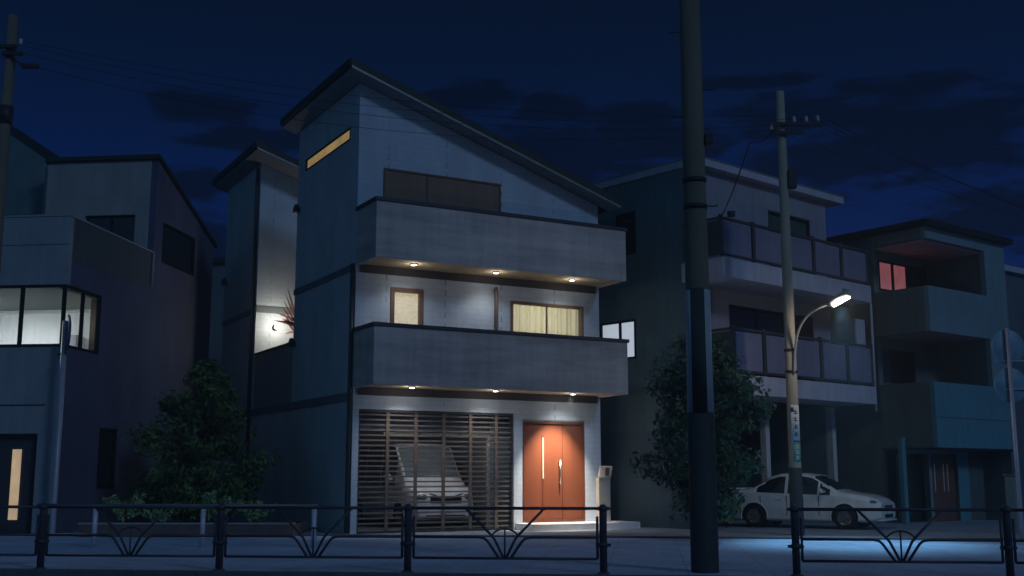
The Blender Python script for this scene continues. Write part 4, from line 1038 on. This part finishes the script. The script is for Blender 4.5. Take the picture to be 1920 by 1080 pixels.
# sedan under the balcony
sx0 = gnd(1424, 989); sx1 = gnd(1577, 993)
th = rad(-33)
dirc = Vector((math.cos(th), math.sin(th), 0)); nrmc = Vector((-dirc.y, dirc.x, 0))
Ls, Ws = 4.12, 1.64
rear_w, front_w = .80, 3.22
midw = at(1500, 991, 30.0); midw.z = .012
org = midw - dirc*((rear_w + front_w)/2) + nrmc*(Ws/2 - .1)
SD, _, _ = vehicle('parked_car', org, th, 'white sedan parked in front of the carport with its nose to the right', 'car', Ls, Ws,
    [(0, .93), (.06, .99), (.55, 1.0), (.76, 1.05), (1.20, 1.33), (1.48, 1.41), (2.1, 1.42), (2.38, 1.37), (3.02, .98), (3.2, .94), (3.75, .86), (4.0, .77), (4.12, .68)],
    [(0, .92), (.7, .93), (2.9, .86), (3.3, .82), (3.8, .74), (4.12, .58)], .18, .305, (rear_w, front_w), [(.88, 1.64), (1.72, 2.52), (2.58, 2.86)], (2.42, 3.0), (.80, 1.18), M['paint_white'], M['car_glass'])
def on(parent, name, mb, m, **k): return mb.build(name, m, parent, **k)
for s_ in (1, -1):
    hl = MB().ball((3.80, s_*.665, .69), .12, (1.9, .9, .62), 18)
    on(SD, 'headlight', hl, M['head'], smooth=True)
    on(SD, 'tail_lamp', MB().ball((.05, s_*.64, .78), .10, (.8, 1.1, .9), 14), M['tail'], smooth=True)
    mr_ = MB().ball((2.66, s_*.92, .97), .09, (.7, 1.15, .75), 14).box(2.66, 2.74, s_*.78, s_*.86, .93, .98); on(SD, 'wing_mirror', mr_, M['paint_white'], smooth=False)
    on(SD, 'door_handle', B(1.42, 1.58, s_*(Ws/2 - .005), s_*(Ws/2 + .015), .74, .77), M['paint_white'])
on(SD, 'grille', B(4.04, 4.135, -.34, .34, .50, .615), M['under'])
on(SD, 'emblem', MB().ball((4.14, 0, .565), .03, (.4, 1, 1), 10), M['chrome'], smooth=True)
on(SD, 'lower_intake', B(4.0, 4.137, -.36, .36, .30, .39), M['under'])
on(SD, 'number_plate', B(4.13, 4.146, -.165, .165, .395, .485), M['num'])
on(SD, 'front_bumper', B(3.9, 4.15, -.66, .66, .215, .262), M['paint_white'], bevel=.02)
on(SD, 'boot_spoiler', B(.02, .26, -.62, .62, 1.005, 1.035), M['paint_white'], bevel=.01)
for xx in (1.70, 2.56, .98): on(SD, 'door_seam', B(xx, xx + .012, -Ws/2 - .001, -Ws/2 + .03, .34, .84), M['under'])

# van in the garage
vo = HW(2.96, 5.5, .022)
VN, _, _ = vehicle('garaged_van', vo, HA - PI/2, 'white minivan parked nose out behind the slatted garage gate', 'van', 4.55, 1.88,
    [(0, 1.90), (.08, 2.15), (.4, 2.21), (2.9, 2.21), (3.14, 2.16), (3.82, 1.26), (3.95, 1.13), (4.3, 1.04), (4.48, .90), (4.55, .78)],
    [(0, 1.15), (3.2, 1.10), (3.6, 1.05), (4.2, .92), (4.55, .66)], .20, .33, (.85, 3.62), [(.2, 1.2), (1.28, 2.3), (2.38, 3.35)], (3.18, 3.76), None, M['paint_van'], M['van_glass'], .87)
for s_ in (1, -1):
    on(VN, 'headlight', MB().ball((4.47, s_*.64, .80), .12, (.9, 1.3, .75), 16), M['head'], smooth=True)
    mr_ = MB().ball((3.16, s_*1.04, 1.32), .11, (.55, 1.0, .85), 14).box(3.14, 3.2, s_*.82, s_*1.0, 1.24, 1.29); on(VN, 'wing_mirror', mr_, M['paint_van'])
on(VN, 'grille', B(4.38, 4.565, -.44, .44, .66, .84), M['under'])
gm = MB()
gm.prism([(4.566, -.52, .90), (4.566, -.40, .90), (4.566, -.12, .80), (4.566, 0, .80), (4.566, 0, .76), (4.566, -.16, .76)], (.012, 0, 0)); gm.prism([(4.566, .52, .90), (4.566, .40, .90), (4.566, .12, .80), (4.566, .0, .80), (4.566, 0, .76), (4.566, .16, .76)], (.012, 0, 0))
on(VN, 'grille_bar', gm, M['chrome'])
on(VN, 'lower_intake', B(4.4, 4.566, -.55, .55, .27, .36), M['under'])
on(VN, 'number_plate', B(4.556, 4.575, -.165, .165, .42, .54), M['num'])

# ------------------------------------------------------------------ sky
Wd_ = bpy.data.worlds.new('World'); S.world = Wd_; Wd_.use_nodes = True; nt = Wd_.node_tree; L = nt.links
bg = nt.nodes['Background']
tc = N(nt, 'ShaderNodeTexCoord'); sx = N(nt, 'ShaderNodeSeparateXYZ'); L.new(tc.outputs['Generated'], sx.inputs[0])
el = N(nt, 'ShaderNodeMath', operation='ARCSINE'); L.new(sx.outputs[2], el.inputs[0])
az = N(nt, 'ShaderNodeMath', operation='ARCTAN2'); L.new(sx.outputs[0], az.inputs[0]); L.new(sx.outputs[1], az.inputs[1])
rp = N(nt, 'ShaderNodeValToRGB'); mr = N(nt, 'ShaderNodeMapRange'); mr.inputs[1].default_value = 0; mr.inputs[2].default_value = rad(60); L.new(el.outputs[0], mr.inputs[0]); L.new(mr.outputs[0], rp.inputs[0])
cr = rp.color_ramp; cr.interpolation = 'B_SPLINE'
def stop(deg, c):
    e = cr.elements.new(deg/60); e.color = (*c, 1)
cr.elements[0].color = (.0015, .0135, .090, 1); cr.elements[1].color = (.0011, .0042, .0135, 1)
stop(10, (.0015, .0125, .084)); stop(15.5, (.0015, .0096, .056)); stop(19.5, (.0014, .0072, .032)); stop(25, (.0013, .0052, .0175))
# cloud banks: soft patches in azimuth and elevation broken up by streaky noise
acc = None
def pxdir(x, y):
    r = ray(x, y).normalized(); return math.atan2(r.x, r.y), math.asin(r.z)
cb = N(nt, 'ShaderNodeCombineXYZ'); L.new(az.outputs[0], cb.inputs[0]); L.new(el.outputs[0], cb.inputs[1])
patches = [(380, 205, 110, 34), (470, 262, 120, 26), (540, 262, 40, 20), (880, 190, 110, 36), (1030, 205, 90, 32), (1060, 300, 190, 75), (1190, 240, 110, 45), (1420, 152, 120, 14),
           (1480, 215, 130, 42), (1680, 165, 170, 22), (1750, 255, 240, 85), (1560, 300, 160, 50), (350, 345, 90, 34), (400, 470, 80, 60), (1250, 270, 120, 40), (1900, 400, 150, 60)]
for (px, py, wx, wy) in patches:
    a_, e_ = pxdir(px, py)
    s1_ = N(nt, 'ShaderNodeVectorMath', operation='SUBTRACT'); L.new(cb.outputs[0], s1_.inputs[0]); s1_.inputs[1].default_value = (a_, e_, 0)
    s2_ = N(nt, 'ShaderNodeVectorMath', operation='MULTIPLY'); L.new(s1_.outputs[0], s2_.inputs[0]); s2_.inputs[1].default_value = (F_PX/wx/1.25, F_PX/wy/1.25, 0)
    s3_ = N(nt, 'ShaderNodeVectorMath', operation='LENGTH'); L.new(s2_.outputs[0], s3_.inputs[0])
    s4_ = N(nt, 'ShaderNodeMath', operation='SUBTRACT'); s4_.inputs[0].default_value = 1; L.new(s3_.outputs['Value'], s4_.inputs[1])
    if acc is None: acc = s4_
    else:
        mxx = N(nt, 'ShaderNodeMath', operation='MAXIMUM'); L.new(acc.outputs[0], mxx.inputs[0]); L.new(s4_.outputs[0], mxx.inputs[1]); acc = mxx
mp = N(nt, 'ShaderNodeMapping'); mp.inputs['Scale'].default_value = (1, 3.2, 1); L.new(cb.outputs[0], mp.inputs[0])
nz = N(nt, 'ShaderNodeTexNoise'); nz.inputs['Scale'].default_value = 19; nz.inputs['Detail'].default_value = 10; nz.inputs['Roughness'].default_value = .66; L.new(mp.outputs[0], nz.inputs['Vector'])
ma = N(nt, 'ShaderNodeMath', operation='MULTIPLY_ADD'); L.new(nz.outputs['Fac'], ma.inputs[0]); ma.inputs[1].default_value = 2.4; ma.inputs[2].default_value = -1.2
mb_ = N(nt, 'ShaderNodeMath', operation='ADD'); L.new(acc.outputs[0], mb_.inputs[0]); L.new(ma.outputs[0], mb_.inputs[1])
sm = N(nt, 'ShaderNodeMapRange', interpolation_type='SMOOTHSTEP'); sm.inputs[1].default_value = -.02; sm.inputs[2].default_value = .55; sm.inputs[3].default_value = 0; sm.inputs[4].default_value = .88
L.new(mb_.outputs[0], sm.inputs[0])
mixc = N(nt, 'ShaderNodeMix', data_type='RGBA'); L.new(sm.outputs[0], mixc.inputs['Factor']); L.new(rp.outputs[0], mixc.inputs['A']); mixc.inputs['B'].default_value = (.0010, .0034, .0135, 1)
# added unseen sky glow behind the viewer's left shoulder, filling the left-facing walls
nv = N(nt, 'ShaderNodeVectorMath', operation='DOT_PRODUCT'); L.new(tc.outputs['Generated'], nv.inputs[0]); nv.inputs[1].default_value = Vector((-.52, -.76, .30)).normalized()
gm_ = N(nt, 'ShaderNodeMapRange', interpolation_type='SMOOTHSTEP'); gm_.inputs[1].default_value = .25; gm_.inputs[2].default_value = 1; gm_.inputs[3].default_value = 0; gm_.inputs[4].default_value = 1
L.new(nv.outputs['Value'], gm_.inputs[0])
ga = N(nt, 'ShaderNodeMix', data_type='RGBA', blend_type='ADD'); L.new(gm_.outputs[0], ga.inputs['Factor']); L.new(mixc.outputs['Result'], ga.inputs['A']); ga.inputs['B'].default_value = (.024, .072, .112, 1)
L.new(ga.outputs['Result'], bg.inputs['Color']); bg.inputs['Strength'].default_value = 1.0

# moonlight
sun = bpy.data.lights.new('moonlight', 'SUN'); sun.energy = .38; sun.color = (.40, .64, 1.0); sun.angle = rad(9)
so_ = bpy.data.objects.new('moonlight', sun); COL.objects.link(so_)
dl = Vector((.66, -.75, .55)).normalized()
so_.rotation_euler = dl.to_track_quat('Z', 'Y').to_euler(); so_.location = dl*60

# thin night haze that gives the lamps their halos
hz = bpy.data.materials.new('night_haze'); hz.use_nodes = True; hn = hz.node_tree; hn.nodes.remove(hn.nodes['Principled BSDF'])
pv = N(hn, 'ShaderNodeVolumePrincipled'); pv.inputs['Color'].default_value = (.80, .88, 1, 1); pv.inputs['Density'].default_value = .0036; pv.inputs['Anisotropy'].default_value = .35
hn.links.new(pv.outputs[0], hn.nodes['Material Output'].inputs['Volume'])
tag(B(-1210, 1210, -1210, 1210, -1.7, 17.5).build('haze', hz), kind='stuff')

# ------------------------------------------------------------------ camera and render settings
cam = bpy.data.cameras.new('camera'); cam.lens = 36*F_PX/1920; cam.sensor_width = 36; cam.clip_end = 5000; cam.clip_start = .05
co = bpy.data.objects.new('camera', cam); COL.objects.link(co); co.location = (0, 0, CAM_H); co.rotation_euler = (PI/2 + PITCH, 0, 0)
S.camera = co
S.view_settings.view_transform = 'Standard'; S.view_settings.look = 'None'; S.view_settings.exposure = 0; S.view_settings.gamma = 1
S.cycles.use_denoising = True
S.cycles.max_bounces = 6; S.cycles.transparent_max_bounces = 8
S.cycles.sample_clamp_indirect = 3
